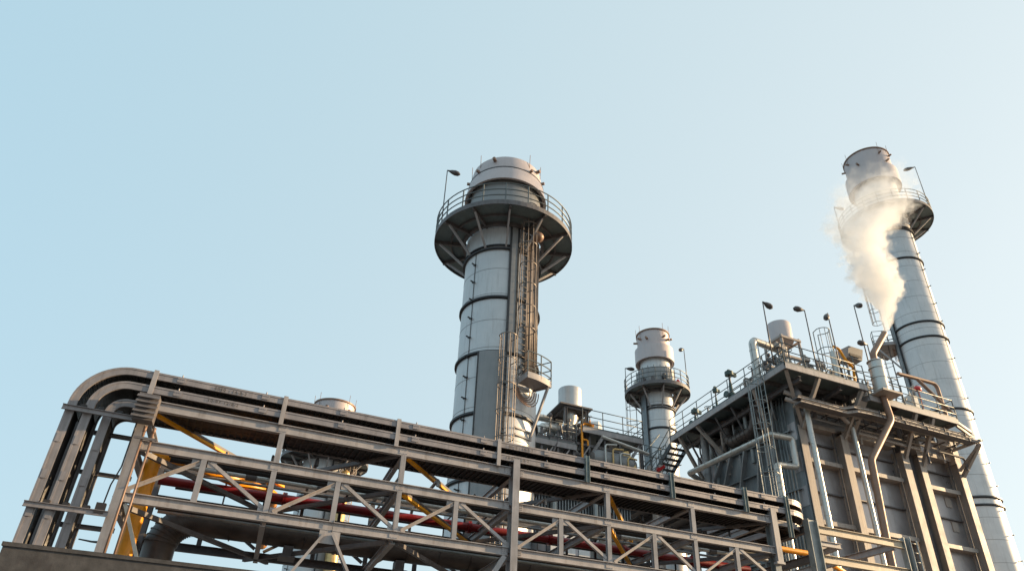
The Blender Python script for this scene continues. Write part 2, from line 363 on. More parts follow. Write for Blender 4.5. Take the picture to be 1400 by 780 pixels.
# ------------------------------------------------------------------ cable trays
def tray_path(R_, z, du):
    uL = -3.38 - R_; P = []
    for k in range(0, 13): P.append((uL, 16.0, 4.34 + (7.36 - 4.34) * k / 12, Vector((0, 0, 1))))
    for k in range(1, 15):
        a = math.pi / 2 * k / 14
        P.append((-3.38 - R_ * math.cos(a), 16.0, 7.36 + R_ * math.sin(a), Vector((math.sin(a), 0, math.cos(a)))))
    for k in range(1, 60): P.append((-3.38 + (15.0 + 3.38) * k / 60, 16.0, z, Vector((1, 0, 0))))
    return P
def make_tray(name, k, Ro, label, width=1.05, woff=0.0):
    th = thing('cable_tray', label, 'cable tray', U(-4.4 + .33 * k, 16.3, 4.34), 'nested cable trays on top of the pipe rack')
    t_ = .165; mid = Ro - t_ / 2; z = 7.36 + mid; pth = tray_path(mid, z, 0)
    fr = []   # front rail centre, rear rail centre, normal
    for (u, w_, zz, T) in pth:
        Nn = Vector((0, -1, 0)).cross(T); fr.append((U(u, w_ + woff, zz), Vector((0, 1, 0)), Nn, T))
    # horizontal bend away from the camera at the right end
    cen = U(15.0, 16.0 + woff + 1.15, z); n0 = len(fr)
    for q in range(1, 15):
        a = math.pi / 2 * q / 14
        o_ = cen + Vector((math.sin(a) * 1.15, -math.cos(a) * 1.15, 0)); T = Vector((math.cos(a), math.sin(a), 0))
        fr.append((o_, Vector((-math.sin(a), math.cos(a), 0)), UZ, T))
    for q in range(1, 7): fr.append((cen + Vector((1.15, q * .5, 0)), Vector((-1, 0, 0)), UZ, Vector((0, 1, 0))))
    def rail(off, thick, nm, mat):
        m = MB(); vs = []; h = t_ / 2; n = len(fr)
        prof = [(0, -h), (thick, -h), (thick, -h + .012), (.012, -h + .012), (.012, h - .012), (thick, h - .012), (thick, h), (-.012, h), (-.012, h * .5), (0, h * .5)]
        if off > .1: prof = [(-a, b) for a, b in prof]
        for (p, S, Nn, T) in fr:
            for a, b in prof: vs.append(p + S * (off + a) + Nn * b)
        L = len(prof); fs = []
        for i in range(n - 1):
            for q in range(L): fs.append((i * L + q, i * L + (q + 1) % L, (i + 1) * L + (q + 1) % L, (i + 1) * L + q))
        fs += [tuple(range(L)), tuple(range((n - 1) * L, n * L))]
        m.add(vs, fs)
        if off == 0:
            for i in range(29, n0 - 2, 6):      # joint plates with their bolts and a stub on top
                p, S, Nn, T = fr[i]; m.bar(p - S * .016 - T * .09, p - S * .016 + T * .09, .012, h * 1.3, up=Nn)
                for q in (-.06, -.02, .02, .06): m.tube([p - S * .02 + T * q + Nn * h * .3, p - S * .034 + T * q + Nn * h * .3], .009, 6)
                m.tube([p + Nn * h, p + Nn * (h + .05)], .016, 6)
            for i in range(3, 12, 3):
                p, S, Nn, T = fr[i]; m.bar(p - S * .016 - T * .09, p - S * .016 + T * .09, .012, h * 1.3, up=Nn)
        m.build(nm, mat, th)
    rail(0, .05, 'side_rail', 'tray'); rail(width, .05, 'side_rail', 'tray')
    m = MB()
    for i in range(12, len(fr) - 1):
        for f in (.0, .5):
            p, S, Nn, T = fr[i]; p2 = fr[i + 1][0]; c = p.lerp(p2, f) - Nn * .045
            m.bar(c + S * .02, c + S * (width - .02), .04, .022, up=Nn)
    m.build('rungs', 'black', th)
    m = MB(); vs = []; s0 = 13
    for (p, S, Nn, T) in fr[s0:]:
        for a, b in ((.03, -.03), (width - .03, -.03), (width - .03, -.02), (.03, -.02)): vs.append(p + S * a + Nn * b)
    L4 = len(fr) - s0
    m.add(vs, [(i * 4 + q, i * 4 + (q + 1) % 4, (i + 1) * 4 + (q + 1) % 4, (i + 1) * 4 + q) for i in range(L4 - 1) for q in range(4)] + [(0, 1, 2, 3), tuple(range(L4 * 4 - 4, L4 * 4))])
    m.build('bottom_plate', 'black', th)
    cb = MB(); nc = 9
    for j in range(nc):
        r_ = .032 + .012 * random.random(); o_ = (.14 + (width - .26) * j / (nc - 1)); pts = []
        for i, (p, S, Nn, T) in enumerate(fr):
            bl = min(1, max(0, (i - 6) / 9)); oo = o_ * bl + (.62 * width + (width - .70) * .8 * j / (nc - 1)) * (1 - bl)
            pts.append(p + S * (oo + .02 * math.sin(i * .7 + j)) - Nn * (.03 - r_ + .008 * math.sin(i * .9 + 2 * j)))
        cb.tube(pts, r_, 6)
    o = cb.build('power_cables', 'black')
    tag(o, ['black power cables laid along the outermost top tray', 'black power cables laid along the middle nested tray', 'black power cables laid along the innermost tray behind the upper chord'][k], 'cables', 'power cables in the trays')
    return th
def stencil(txt, u, z, size, parent):
    cu = bpy.data.curves.new('stencilled_numbers', 'FONT'); cu.body = txt; cu.size = size; cu.extrude = .001; cu.space_character = 1.25
    o = bpy.data.objects.new('stencilled_numbers', cu); C.objects.link(o); pass
    bpy.context.view_layer.update(); dg = bpy.context.evaluated_depsgraph_get(); me = bpy.data.meshes.new_from_object(o.evaluated_get(dg))
    me.materials.clear(); me.materials.append(MT['black']); q = bpy.data.objects.new('stencilled_numbers', me); C.objects.link(q); q.parent = parent
    q.location = U(u, WF - .019, z) - parent.location; q.rotation_euler = (math.pi / 2, 0, 0)
    bpy.data.objects.remove(o); return q
def _cube(c, h):
    c = Vector(c); vs = [c + Vector((x * h, y * h, z * h)) for z in (-1, 1) for x, y in ((-1, -1), (1, -1), (1, 1), (-1, 1))]
    return vs, [(3, 2, 1, 0), (4, 5, 6, 7), (0, 1, 5, 4), (1, 2, 6, 5), (2, 3, 7, 6), (3, 0, 4, 7)]
TA = make_tray('t', 0, 1.05, 'outermost ladder cable tray bending over the top left corner of the rack')
TB = make_tray('t', 1, .72, 'middle ladder cable tray running just under the topmost one')
for uu in (-1.75, 5.6): stencil('0010 - 14-8-2', uu, 8.27, .10, TA); stencil('10-07-12-8-2', uu - .08, 7.96, .10, TB)
make_tray('t', 2, .39, 'innermost ladder cable tray with the tightest bend, behind the upper chord', .98, .2)

# junction box and conduits on the left end
jb = thing('junction_box', 'grey louvred junction box at the top left corner of the truss', 'electrical box', U(-2.93, 15.75, 7.15))
m = MB(); m.box(-3.12, -2.72, 15.62, 15.92, 7.15, 7.74); m.build('body', 'steel_dark', jb)
m = MB()
for i in range(5): m.hexa([U(-3.14, 15.55, 7.18 + i * .11), U(-2.70, 15.55, 7.18 + i * .11), U(-2.70, 15.615, 7.24 + i * .11), U(-3.14, 15.615, 7.24 + i * .11), U(-3.14, 15.55, 7.2 + i * .11), U(-2.70, 15.55, 7.2 + i * .11), U(-2.70, 15.615, 7.26 + i * .11), U(-3.14, 15.615, 7.26 + i * .11)])
m.build('louvre', 'steel_dark', jb)
for uu, lb in ((-2.85, 'left thin brown conduit rising beside the yellow pipe'), (-2.67, 'right thin brown conduit rising beside the yellow pipe')):
    m = MB(); m.tube([U(uu, 15.88, 4.0), U(uu, 15.88, 7.02 if uu < -2.8 else 7.0)], .024, 8); m.tube([U(uu, 15.88, 6.98), U(uu, 15.88, 7.1)], .036, 8)
    tag(m.build('conduit', 'brown'), lb, 'conduit', 'thin conduits at the rack end')
m = MB(); m.bar(U(-3.0, 15.84, 6.83), U(-2.55, 15.84, 6.83), .04, .05); tag(m.build('conduit_bracket', 'steel_dark'), 'small dark bar holding both thin conduits near their tops', 'bracket')

# ------------------------------------------------------------------ pipes in the rack
def pipe(name, pts, r_, mat, label, cat='pipe', bend=.5, group=None, seg=16, bands=0, parent=None):
    P = fillet(pts, bend, 8) if len(pts) > 2 else [Vector(p) for p in pts]
    if bands:
        th = thing(name, label, cat, P[0], group)
        m = MB(); m.tube(P, r_, seg)
        b = m; acc = 0
        for i in range(len(P) - 1):
            d = P[i + 1] - P[i]; L = d.length
            if L < 1e-6: continue
            d.normalize(); t = bands - acc
            while t < L: c = P[i] + d * t; b.tube([c - d * .014, c + d * .014], r_ * 1.05 + .006, seg); t += bands
            acc = (acc + L) % bands
        m.build('lagging', mat, th)
        return th
    m = MB(); m.tube(P, r_, seg)
    if parent is not None: return m.build(name, mat, parent)
    o = m.build(name, mat); tag(o, label, cat, group); return o
pipe('fire_water_pipe', [U(-2.75, 19.0, 6.90), U(15.6, 19.0, 6.90)], .115, 'red', 'long dark red pipe running inside the rack between middle and lower chords')
pipe('lagged_pipe', [U(-2.6, 18.0, 7.02), U(15.6, 18.0, 7.02)], .055, 'pipe_silver', 'thin silver pipe running just above the red pipe', group='small pipes inside the rack', bands=1.2)
pipe('lagged_pipe', [U(-2.6, 18.4, 6.97), U(15.6, 18.4, 6.97)], .035, 'clad_dark', 'thinnest dull grey pipe between the silver and red pipes', group='small pipes inside the rack')
for i, (ww, zz, rr) in enumerate(((17.35, 6.95, .07), (17.0, 6.93, .05), (16.7, 6.92, .04), (19.55, 6.95, .07))):
    pipe('steam_pipe', [U(-2.4, ww, zz), U(15.2, ww, zz)], rr, 'black', ['widest black pipe ahead of the silver pipe in the rack', 'medium black pipe ahead of the silver pipe in the rack', 'narrow black pipe nearest the front truss', 'black pipe behind the red pipe in the rack'][i], group='black pipes inside the rack')
pipe('yellow_gas_pipe', [U(-2.76, 17.5, 0), U(-2.76, 17.5, 7.15), U(-1.9, 18.2, 7.2), U(0, 20.0, 7.2), U(0, 26, 7.2)], .17, 'yellow', 'thick yellow pipe standing upright at the left end of the rack', bend=.4, seg=20)
pipe('yellow_gas_pipe', [U(16.2, 19.0, 7.78), U(18.5, 19.0, 7.78), U(18.9, 19.0, 7.78), U(22.4, 20.5, 7.4)], .10, 'yellow', 'horizontal yellow pipe between the rack end columns', bend=.3)
pipe('yellow_gas_pipe', [U(15.6, 18.6, 6.3), U(18.2, 18.4, 6.72), U(19.6, 18.4, 6.9)], .13, 'yellow', 'short yellow pipe under the lower cream beam at the right', bend=.3)
BIG = pipe('large_duct', [U(-2.30, 18.9, 0), U(-2.30, 18.9, 6.03), U(19, 18.9, 6.03)], .36, 'duct', 'big dark lagged pipe bending from upright to run under the rack', bend=.75, seg=28, bands=.9)
m = MB()
for i in range(1, 12):
    a = math.pi / 2 * i / 12; rr = .75
    c = U(-2.30 + rr - rr * math.cos(a), 18.9, 6.03 - rr + rr * math.sin(a)); T = Vector((math.sin(a), 0, math.cos(a)))
    m.tube([c - T * .010, c + T * .010], .383, 28)
m.build('elbow_seam', 'duct', BIG)
t = thing('rack_pipework', 'small branch pipes and valves crossing between the long pipes inside the rack', 'pipework', U(5, 18, 6))
rr_ = random.Random(3)
for k in range(16):
    u = -1.2 + k * 1.02; z = 7.02 + .1 * (k % 3); m = MB()
    m.tube(fillet([U(u, 16.6, z - .1), U(u, 16.6, z + .08), U(u, 19.7, z + .08), U(u, 19.7, z - 1.2)], .12), rr_.choice((.022, .032, .045)), 8); m.build('branch_pipe', rr_.choice(['black', 'clad_dark', 'galv', 'duct']), t)
for k in range(9):
    u = -.6 + k * 1.75; m = MB(); b_ = U(u, 18.0, 7.02); m.tube([b_ - UX * .13, b_ + UX * .13], .085, 12); m.tube([b_, b_ + UZ * .28], .025, 8); m.tube([b_ + UZ * .28 - UX * .1, b_ + UZ * .28 + UX * .1], .02, 6); m.build('inline_valve', 'steel_dark', t)
for k in range(6):
    u = .3 + k * 2.6; m = MB(); b_ = U(u, 19.0, 6.9); m.tube([b_ - UX * .05, b_ - UX * .005], .17, 16); m.tube([b_ + UX * .005, b_ + UX * .05], .17, 16); m.build('pipe_flange', 'red', t)
for z, y, r_, mt in ((5.86, 16.9, .05, 'clad_dark'), (5.84, 17.3, .07, 'black'), (5.85, 17.75, .045, 'galv')):
    m = MB(); m.tube([U(-2.4, y, z), U(15.4, y, z)], r_, 10); m.build('low_level_pipe', mt, t)
for i in range(0, 12, 2):
    m = MB(); u = N[i] + .72; m.box(u - .12, u + .12, 18.7, 19.1, 5.42, 5.68); m.box(u - .2, u + .2, 18.6, 19.2, 5.38, 5.42); m.build('pipe_saddle', 'steel_dark', rack)

# ------------------------------------------------------------------ generic railing and ladder pieces
def railing(name, pts, h, parent, mat='rail', loop=False, step=1.3, toe=True, rails=(1.0, .62, .28), r_=.024):
    m = MB(); pts = [Vector(p) for p in pts]
    for f in rails: m.tube([p + UZ * h * f for p in pts], r_, 6, closed=loop)
    if not loop:
        for e in (pts[0], pts[-1]): pass
    n = len(pts); acc = step
    for i in range(n if loop else n - 1):
        a = pts[i]; b = pts[(i + 1) % n]; L = (b - a).length; k = max(1, round(L / step)) if L > step * .6 else 0
        if k == 0:
            acc += L
            if acc >= step: m.tube([a, a + UZ * h], r_ * 1.1, 6); acc = 0
        else:
            for j in range(k + (1 if (i == n - 2 and not loop) else 0)): p = a.lerp(b, j / k); m.tube([p - UZ * .1, p + UZ * h], r_ * 1.1, 6)
    if toe:
        for i in range(n if loop else n - 1):
            a = pts[i]; b = pts[(i + 1) % n]; m.bar(a + UZ * .05, b + UZ * .05, .012, .12)
    return m.build(name, mat, parent)
def caged_ladder(p, outw, z0, z1, parent, mat='galv', cage_from=2.2, width=.42, depth=.72, hoops=True, top_ext=1.1, cage_to=None):
    """p = foot centre (z ignored); outw = unit vector away from the climbed face"""
    p = Vector((p[0], p[1], 0)); o_ = Vector((outw[0], outw[1], 0)).normalized(); s_ = o_.cross(UZ)
    m = MB()
    for sg in (-1, 1): m.tube([p + s_ * sg * width / 2 + UZ * z0, p + s_ * sg * width / 2 + UZ * (z1 + top_ext)], .028, 6)
    z = z0 + .2
    while z < z1: m.tube([p - s_ * width / 2 + UZ * z, p + s_ * width / 2 + UZ * z], .013, 5); z += .3
    lad = m.build('ladder', mat, parent)
    if hoops:
        m = MB(); z = z0 + cage_from; R_ = depth / 2 + .02; zs = []
        while z < (cage_to or z1 + top_ext): zs.append(z); z += 1.15
        hp = []
        for k in range(13):
            a = math.pi * (k / 12) * 1.25 - math.pi * .125
            hp.append(o_ * (depth * .5 + R_ * math.sin(a)) * 1.0 + s_ * (R_ * math.cos(a)))
        hp[0] = s_ * width / 2; hp[-1] = -s_ * width / 2
        for z in zs: m.tube([p + h + UZ * z for h in hp], .024, 5)
        for k in (2, 4, 6, 8, 10): m.tube([p + hp[k] + UZ * zs[0], p + hp[k] + UZ * zs[-1]], .018, 5)
        m.build('cage', mat, lad)
    return lad
def floodlight(p, h, head, label, lean=(0, 0), group='lamps on tall poles', L=.62, r_=.035):
    p = Vector(p); t = thing('lamp_pole', label, 'lamp', p, group)
    top = p + Vector((lean[0], lean[1], h)); m = MB(); m.tube([p, top], [r_, r_ * .75], 8); m.build('pole', 'lamp', t)
    hd = Vector((head[0], head[1], head[2])).normalized(); m = MB()
    cs = [top + hd * L * f for f in (0, .15, .35, .6, .85, 1.0)]
    m.tube(cs, [.03, .05, .11, .155, .13, .03], 10); m.build('lamp_head', 'lamp', t)
    return t

def smokestack(label, az, D, r_, z_rings, zp, Rp, collar, cap, strips=(), ladders=(), spikes=None, smallp=None, groove=None, rct=None, screen=None, nb=12, ladder_gap=None, clad='clad', lampsp=()):
    a = R(az); c = Vector((math.sin(a) * D, math.cos(a) * D, 0)); phi0 = -90 - az
    t = thing('smokestack', label, 'smokestack', c, 'steel smokestacks of the plant')
    def at(th, rr, z): f = R(phi0 + th); return c + Vector((math.cos(f) * rr, math.sin(f) * rr, z))
    def dirn(th): f = R(phi0 + th); return Vector((math.cos(f), math.sin(f), 0))
    rc, zc0, zc1 = collar; rk, zk = cap
    m = MB(); m.revolve(c, [(r_, 0), (r_, zc0 + .3)], 72); m.build('shell', clad, t)
    # cladding sheet seams
    m = MB()
    z = 1.0
    while z < zp - .5:
        m.ringbox(c, r_ - .01, r_ + .006, z, z + .025, 72); z += 1.38
    m.build('cladding_seams', 'clad_dark', t)
    for z in z_rings:
        m = MB(); m.ringbox(c, r_ - .02, r_ + .105, z - .045, z + .045, 72); m.ringbox(c, r_ - .02, r_ + .03, z - .09, z - .045, 72); m.build('stiffening_ring', 'ring', t)
    # collar and cap
    m = MB(); m.revolve(c, [(rc - .16, zc0 + .02), (rc - .10, zc0), (rc, zc0), (rct or rc, zc1 - .0), (rk + .02, zc1 + .0)], 72, True)
    m.revolve(c, [(r_ + .0, zc0 + .5), (rc - .10, zc0 + .3), (rc - .10, zc0)], 72)
    m.build('collar', 'capsteel', t)
    m = MB(); kb = (rct - .03) if rct else rk
    m.revolve(c, [(kb - .02, zc1 - .1), (kb, zc1), (rk, zk), (rk - .05, zk), (rk - .05, zk - 2)], 72); m.build('cap', 'capsteel', t)
    if not groove: m = MB(); m.ringbox(c, rk - .01, rk + .07, zk - .1, zk, 72); m.build('rim_ring', 'brown', t)
    m = MB(); m.revolve(c, [(r_ + .015, zp + .1), (r_ + .015, zc0 + .25)], 72); m.build('neck', 'clad_dark' if groove else clad, t)  # grooved stack: shade below the collar put into darker neck cladding
    if groove: m = MB(); m.ringbox(c, rk - .01, rct + .015, groove - .03, groove + .03, 72); m.build('rim_ring', 'ring', t)
    for th in (-48, 38, 70, -80):
        m = MB(); p = at(th, rk, zk - .7); m.bar(p, p + dirn(th) * .3, .1, .12); m.tube([at(th, rk + .05, zk - .6), at(th, rk + .08, zk + .5)], .015, 5); m.build('lightning_rod', 'brown', t)
    for th in (-20, 55):
        m = MB(); p = at(th, rk, zc1 - .35 + .9); m.tube([p - dirn(th) * .05, p + dirn(th) * .28], .09, 10); m.build('sampling_port', 'brown', t)
    # platform
    gap = ladder_gap if ladder_gap is not None else 999
    m = MB(); m.ringbox(c, r_ + .12, Rp, zp - .03, zp + .03, 72)
    m.build('platform', 'deck', t); pl = m = None
    pl = [o for o in t.children if o.name.startswith('platform')][-1]
    m = MB(); m.ringbox(c, Rp - .01, Rp + .03, zp - .14, zp + .12, 72); m.ringbox(c, r_ + .10, r_ + .24, zp - .22, zp - .03, 72); m.build('edge_beam', 'steel_dark', pl)
    m = MB(); rm = (r_ + Rp) / 2; m.ringbox(c, rm - .03, rm + .03, zp - .15, zp - .03, 60); m.build('deck_ring', 'steel_dark', pl)
    for k in range(nb):
        th = -160 + 360 * k / nb + 14
        m = MB(); m.ibeam(at(th, r_ + .05, zp - .13), at(th, Rp, zp - .13), .2, .1); m.build('radial_beam', 'steel_dark', pl)
        m = MB(); m.bar(at(th, Rp - .25, zp - .2), at(th, r_ + .1, zp - 1.4), .08, .10); m.build('bracket', 'steel', pl)
    m = MB(); m.ringbox(c, r_ - .02, r_ + .12, zp - 1.52, zp - 1.44, 72); m.ringbox(c, r_ - .02, r_ + .10, zp - 1.32, zp - 1.26, 72); m.build('stiffening_ring', 'ring', t)
    rl = [at(k * 6, Rp, zp + .06) for k in range(60)]
    railing('railing', rl, 1.08, pl, loop=True, step=.95, rails=(1.0, .66, .34), toe=False, r_=.03)
    # equipment on the platform
    for th, hh in ((-35, .8), (-8, .7), (22, .9), (45, .7), (80, .9), (-70, .9), (120, .8), (-120, .8)):
        m = MB(); p = at(th, r_ + .5, zp + .03); m.tube([p, p + UZ * hh], .05, 8); m.bar(p + UZ * (hh - .2) - dirn(th) * .3, p + UZ * (hh - .2) + dirn(th) * .15, .22, .26); m.sphere(p + UZ * hh, .12)
        m.build('instrument', random.choice(['lamp', 'steel_dark', 'white', 'redpaint' if th == 80 else 'brown']), pl)
    for (t0, t1, z0, z1, mt) in strips:
        m = MB(); m.ringbox(c, r_ - .02, r_ + .13, z0, z1, max(4, int(abs(t1 - t0) / 4)), phi0 + t0, phi0 + t1); o = m.build('cable_duct', mt, t)
        m = MB()
        for tt in (t0, t1): m.bar(at(tt, r_ + .12, z0), at(tt, r_ + .12, z1), .05, .09)
        z = z0 + .4
        while z < z1:
            for tt in (t0, t1): p = at(tt, r_ + .13, z); m.tube([p, p + dirn(tt) * .03], .03, 6)
            z += .7
        m.build('duct_bolts', 'ring', o)
    for (th, z0, z1, rr) in ladders:
        lad = caged_ladder(at(th, r_ + rr, 0), dirn(th), z0, z1, t, mat='conduit')
        z = z0 + .6
        while z < z1: m = MB(); m.bar(at(th - 4, r_ + rr, z), at(th + 4, r_ + rr, z), .04, .05); m.bar(at(th, r_, z), at(th, r_ + rr, z), .06, .05); m.build('standoff', 'rail', lad); z += 2.2
    if spikes:
        th, z0, z1, st = spikes; m = MB(); z = z0
        m.tube([at(th, r_ + .02, z0 - 1), at(th, r_ + .02, z1)], .014, 5)
        while z < z1: m.bar(at(th, r_ - .01, z), at(th, r_ + .24, z), .05, .05); m.bar(at(th - 3, r_ + .05, z), at(th + 3, r_ + .05, z), .03, .03); z += st
        m.build('lightning_cable', 'ring', t)
    if smallp:
        (t0, t1, zz, ro) = smallp; m = MB(); m.ringbox(c, r_ + .1, ro, zz - .05, zz, 10, phi0 + t0, phi0 + t1)
        m.ringbox(c, ro - .02, ro + .02, zz - .14, zz + .14, 10, phi0 + t0, phi0 + t1)
        for tt in (t0, t1): m.bar(at(tt, r_ + .1, zz), at(tt, ro, zz), .04, .26)
        m.build('rest_platform', 'steel', t); sp = [o for o in t.children if o.name.startswith('rest_platform')][-1]
        railing('railing', [at(t0, r_ + .2, zz)] + [at(t0 + (t1 - t0) * k / 8, ro, zz) for k in range(9)] + [at(t1, r_ + .2, zz)], 1.1, sp, step=.7, toe=False)
        m = MB()
        for tt in (t1 - 3,): m.bar(at(tt, ro - .05, zz - .1), at(tt, r_ + .06, zz - 2.3), .08, .10)
        m.bar(at(t0, r_ + .08, zz - 2.3), at(t1, r_ + .08, zz - 2.3), .08, .08); m.bar(at(t0, r_ + .08, zz - 2.0), at(t1, r_ + .08, zz - 2.0), .06, .06)
        m.build('brace', 'steel', sp)
        m = MB()
        tm = (t0 + t1) / 2
        for q in range(5):
            rr = .34 + .09 * q; m.tube([at(tm - 3 + math.degrees(rr / 2.1) * math.cos(math.pi * k / 12), r_ + .16 + .05 * q, zz - .25 - rr * 1.15 * math.sin(math.pi * k / 12)) for k in range(13)], .022, 6)
        m.build('cable_loops', 'brown', sp)
    if screen:
        (t0, t1, z0, z1, rs) = screen; m = MB()
        for k in range(8):
            q0 = t0 + (t1 - t0) * k / 8; q1 = t0 + (t1 - t0) * (k + .88) / 8; m.ringbox(c, rs - .02, rs + .02, z0, z1, 3, phi0 + q0, phi0 + q1)
        for k in range(9): q0 = t0 + (t1 - t0) * k / 8 - .6; m.tube([at(q0, rs + .04, z0 - .1), at(q0, rs + .04, z1 + .15)], .035, 6)
        m.build('screen', 'clad_dark', pl)
    return t, at, dirn

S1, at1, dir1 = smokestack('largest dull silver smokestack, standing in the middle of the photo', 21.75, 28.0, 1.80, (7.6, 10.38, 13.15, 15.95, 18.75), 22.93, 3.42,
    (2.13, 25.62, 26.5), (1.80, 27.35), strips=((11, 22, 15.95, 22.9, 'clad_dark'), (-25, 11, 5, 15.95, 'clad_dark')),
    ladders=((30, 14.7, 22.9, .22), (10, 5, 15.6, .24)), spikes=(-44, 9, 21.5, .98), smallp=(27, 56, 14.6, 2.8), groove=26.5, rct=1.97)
m = MB()
for q, (th, rr) in enumerate(((38, .05), (41, .045), (44.5, .07), (48, .05), (52, .035), (56, .05), (61, .04), (66, .035))):
    m.tube([at1(th, 1.80 + rr + .06, 14.7), at1(th, 1.80 + rr + .06, 22.6)], rr, 8)
for z in range(15, 23, 1): m.bar(at1(36, 1.93, z + .3), at1(68, 1.90, z + .3), .03, .05)
m.build('cable_conduits', 'conduit', S1)
m = MB(); m.sphere(at1(40, 2.5, 22.15), .3, 14, 9, (1, 1, .8)); m.tube([at1(40, 2.5, 22.2), at1(40, 2.5, 22.9)], .05, 8); m.build('horn', 'brown', S1)

S2, at2, dir2 = smokestack('broad low smokestack mostly hidden behind the left half of the rack', 7.9, 48.0, 1.44, (5.0, 9.0, 13.0, 15.0), 17.7, 2.92,
    (1.62, 19.6, 20.7), (1.42, 21.95), strips=((20, 50, 5, 17.5, 'clad_dark'),), ladders=((62, 8, 17.6, .22),), spikes=(-50, 8, 16, 1.2))
m = MB(); m.tube([at2(50, 1.9, 8), at2(50, 1.9, 16.2), at2(50, 1.9, 16.6)], [.42, .42, .2], 16); m.sphere(at2(50, 1.9, 16.7), .3); m.build('expansion_vessel', 'gold', S2)

S3, at3, dir3 = smokestack('slender smokestack left of the boiler stairs, smallest of the four', 36.2, 48.0, 1.10, (14.0, 17.6, 21.1), 24.1, 2.36,
    (1.45, 26.6, 27.75), (1.22, 29.15), strips=((-80, -42, 5, 23.9, 'casing'),), ladders=((-88, 14, 24, .5),), spikes=(70, 8, 23, 1.5), screen=(-75, 70, 24.25, 25.75, 1.42), nb=9)
S4, at4, dir4 = smokestack('tall smokestack at the right edge behind the boiler, wrapped in steam near its top', 57.45, 54.0, 1.63, (10.5, 15.6, 16.1, 22.2, 27.9, 29.15, 34.9), 39.2, 3.43,
    (2.06, 43.0, 44.5), (1.80, 46.5), strips=((-82, -58, 5, 38.9, 'casing'),), ladders=((-84, 12, 27.6, .6), (-92, 28.5, 39, .5)), spikes=(66, 6, 38, 1.55), smallp=(-125, -70, 28.4, 3.2))

floodlight(at1(-98, 3.3, 22.95), 5.35, (.8, -.25, -.25), 'lamp on a tall pole at the left of the middle stack platform', L=.75)
floodlight(at3(-100, 2.3, 24.1), 2.6, (.9, -.3, -.05), 'lamp on a pole left of the slender stack', L=.75)
floodlight(at3(75, 2.3, 24.1), 3.4, (-.8, -.3, -.5), 'lamp on a pole right of the slender stack with its head drooping left', L=.75)
floodlight(at4(-90, 3.35, 39.2), 3.6, (.9, -.2, -.05), 'lamp on a pole left of the steaming right stack', L=.95)
floodlight(at4(80, 3.35, 39.2), 4.6, (-.75, .5, -.25), 'lamp on a pole right of the steaming right stack', L=1.0)

# ------------------------------------------------------------------ boiler house
B = thing('boiler_house', 'tall brown steel boiler with framed panel front and walkways, at the right', 'boiler', U(28, 26, 0))
UL, UR, WB0, WB1, ZT = 22.9, 33.75, 23.3, 31.2, 16.2
m = MB(); m.box(UL, UR, WB0, WB1, 0, ZT); m.build('casing_wall', 'panel', B)
cols = [(22.72, 23.14), (25.36, 25.78), (29.39, 29.85), (30.56, 30.98), (33.45, 33.87)]
for (a, b) in cols:
    m = MB(); cu = (a + b) / 2; m.box(a, b, 22.60, 22.64, 0, 15.0); m.box(cu - .02, cu + .02, 22.64, 23.30, 0, 15.0); m.box(a + .06, b - .06, 23.2, 23.29, 0, 15.0); m.build('column', 'boiler', B)
    m = MB()
    for k in range(16):
        z = .5 + k * .95; m.tube([U(cu - .025, 22.75, z), U(cu - .05, 22.75, z)], .03, 6)
    m.build('column_bolts', 'steel_dark', B)
    m = MB(); m.box(a, b, 22.62, 23.3, 15.0, 16.9); m.build('column_head', 'boiler', B) if a > 30 else None
bays = [(23.14, 25.36), (25.78, 29.39), (30.98, 33.45)]
for bi, (a, b) in enumerate(bays):
    for z in (1.95, 4.85, 7.75, 10.65, 13.55, 15.35):
        m = MB(); m.box(a, b, 22.86, 23.296, z, z + .03); m.box(a, b, 22.86, 22.89, z - .17, z + .0); m.box(a, b, 22.89, 23.296, z - .17, z - .145); m.build('stiffener', 'boiler', B)
    for z in (3.4, 6.3, 9.2, 12.1, 14.5):
        m = MB(); m.box(a, b, 23.16, 23.296, z - .03, z + .03); m.build('stiffener_rib', 'steel_dark', B)
# recessed gap between the two modules
m = MB(); m.box(29.87, 30.54, 22.95, 23.297, 0, 15.6); m.build('gap_cover', 'steel_dark', B)
# left end: inlet duct with fanned ribs
m = MB()
poly = [(22.7, 16.3), (27.3, 16.6), (28.9, 14.8), (30.4, 12.4), (30.9, 9.5), (31.0, 0), (22.7, 0)]
x0, x1 = UL - .22, UL - .003
vs = [U(x0, a, b) for a, b in poly] + [U(x1, a, b) for a, b in poly]; n = len(poly)
m.add(vs, [tuple(range(n)), tuple(range(n, 2 * n))[::-1]] + [(i, (i + 1) % n, n + (i + 1) % n, n + i) for i in range(n)]); m.build('inlet_duct', 'casing', B)
for (wa, wb, wc) in ((23.9, 24.3, 24.5), (24.9, 25.6, 26.0), (25.9, 27.0, 27.6), (26.9, 28.5, 29.2), (27.6, 29.7, 30.6)):
    m = MB()
    for (p, q) in (((wa, 16.3), (wb, 13.6)), ((wb, 13.6), (wc, 11.6)), ((wc, 11.6), (wc + .1, 2))):
        m.bar(U(x0 - .13, p[0], p[1]), U(x0 - .13, q[0], q[1]), .10, .26, up=UX)
    m.build('duct_rib', 'clad_dark', B)
for z, e in ((15.1, 28.5), (13.7, 29.6), (12.3, 30.4), (10.9, 30.7), (9.5, 30.9)):
    m = MB(); m.bar(U(x0 - .09, 23.0, z - .3), U(x0 - .09, e, z), .18, .06); m.build('duct_rib', 'casing', B)
for z in (11.2, 12.8, 14.3): m = MB(); m.box(UL - .24, UL - .222, 22.75, 23.3, z, z + .9); m.build('access_cover', 'panel', B)

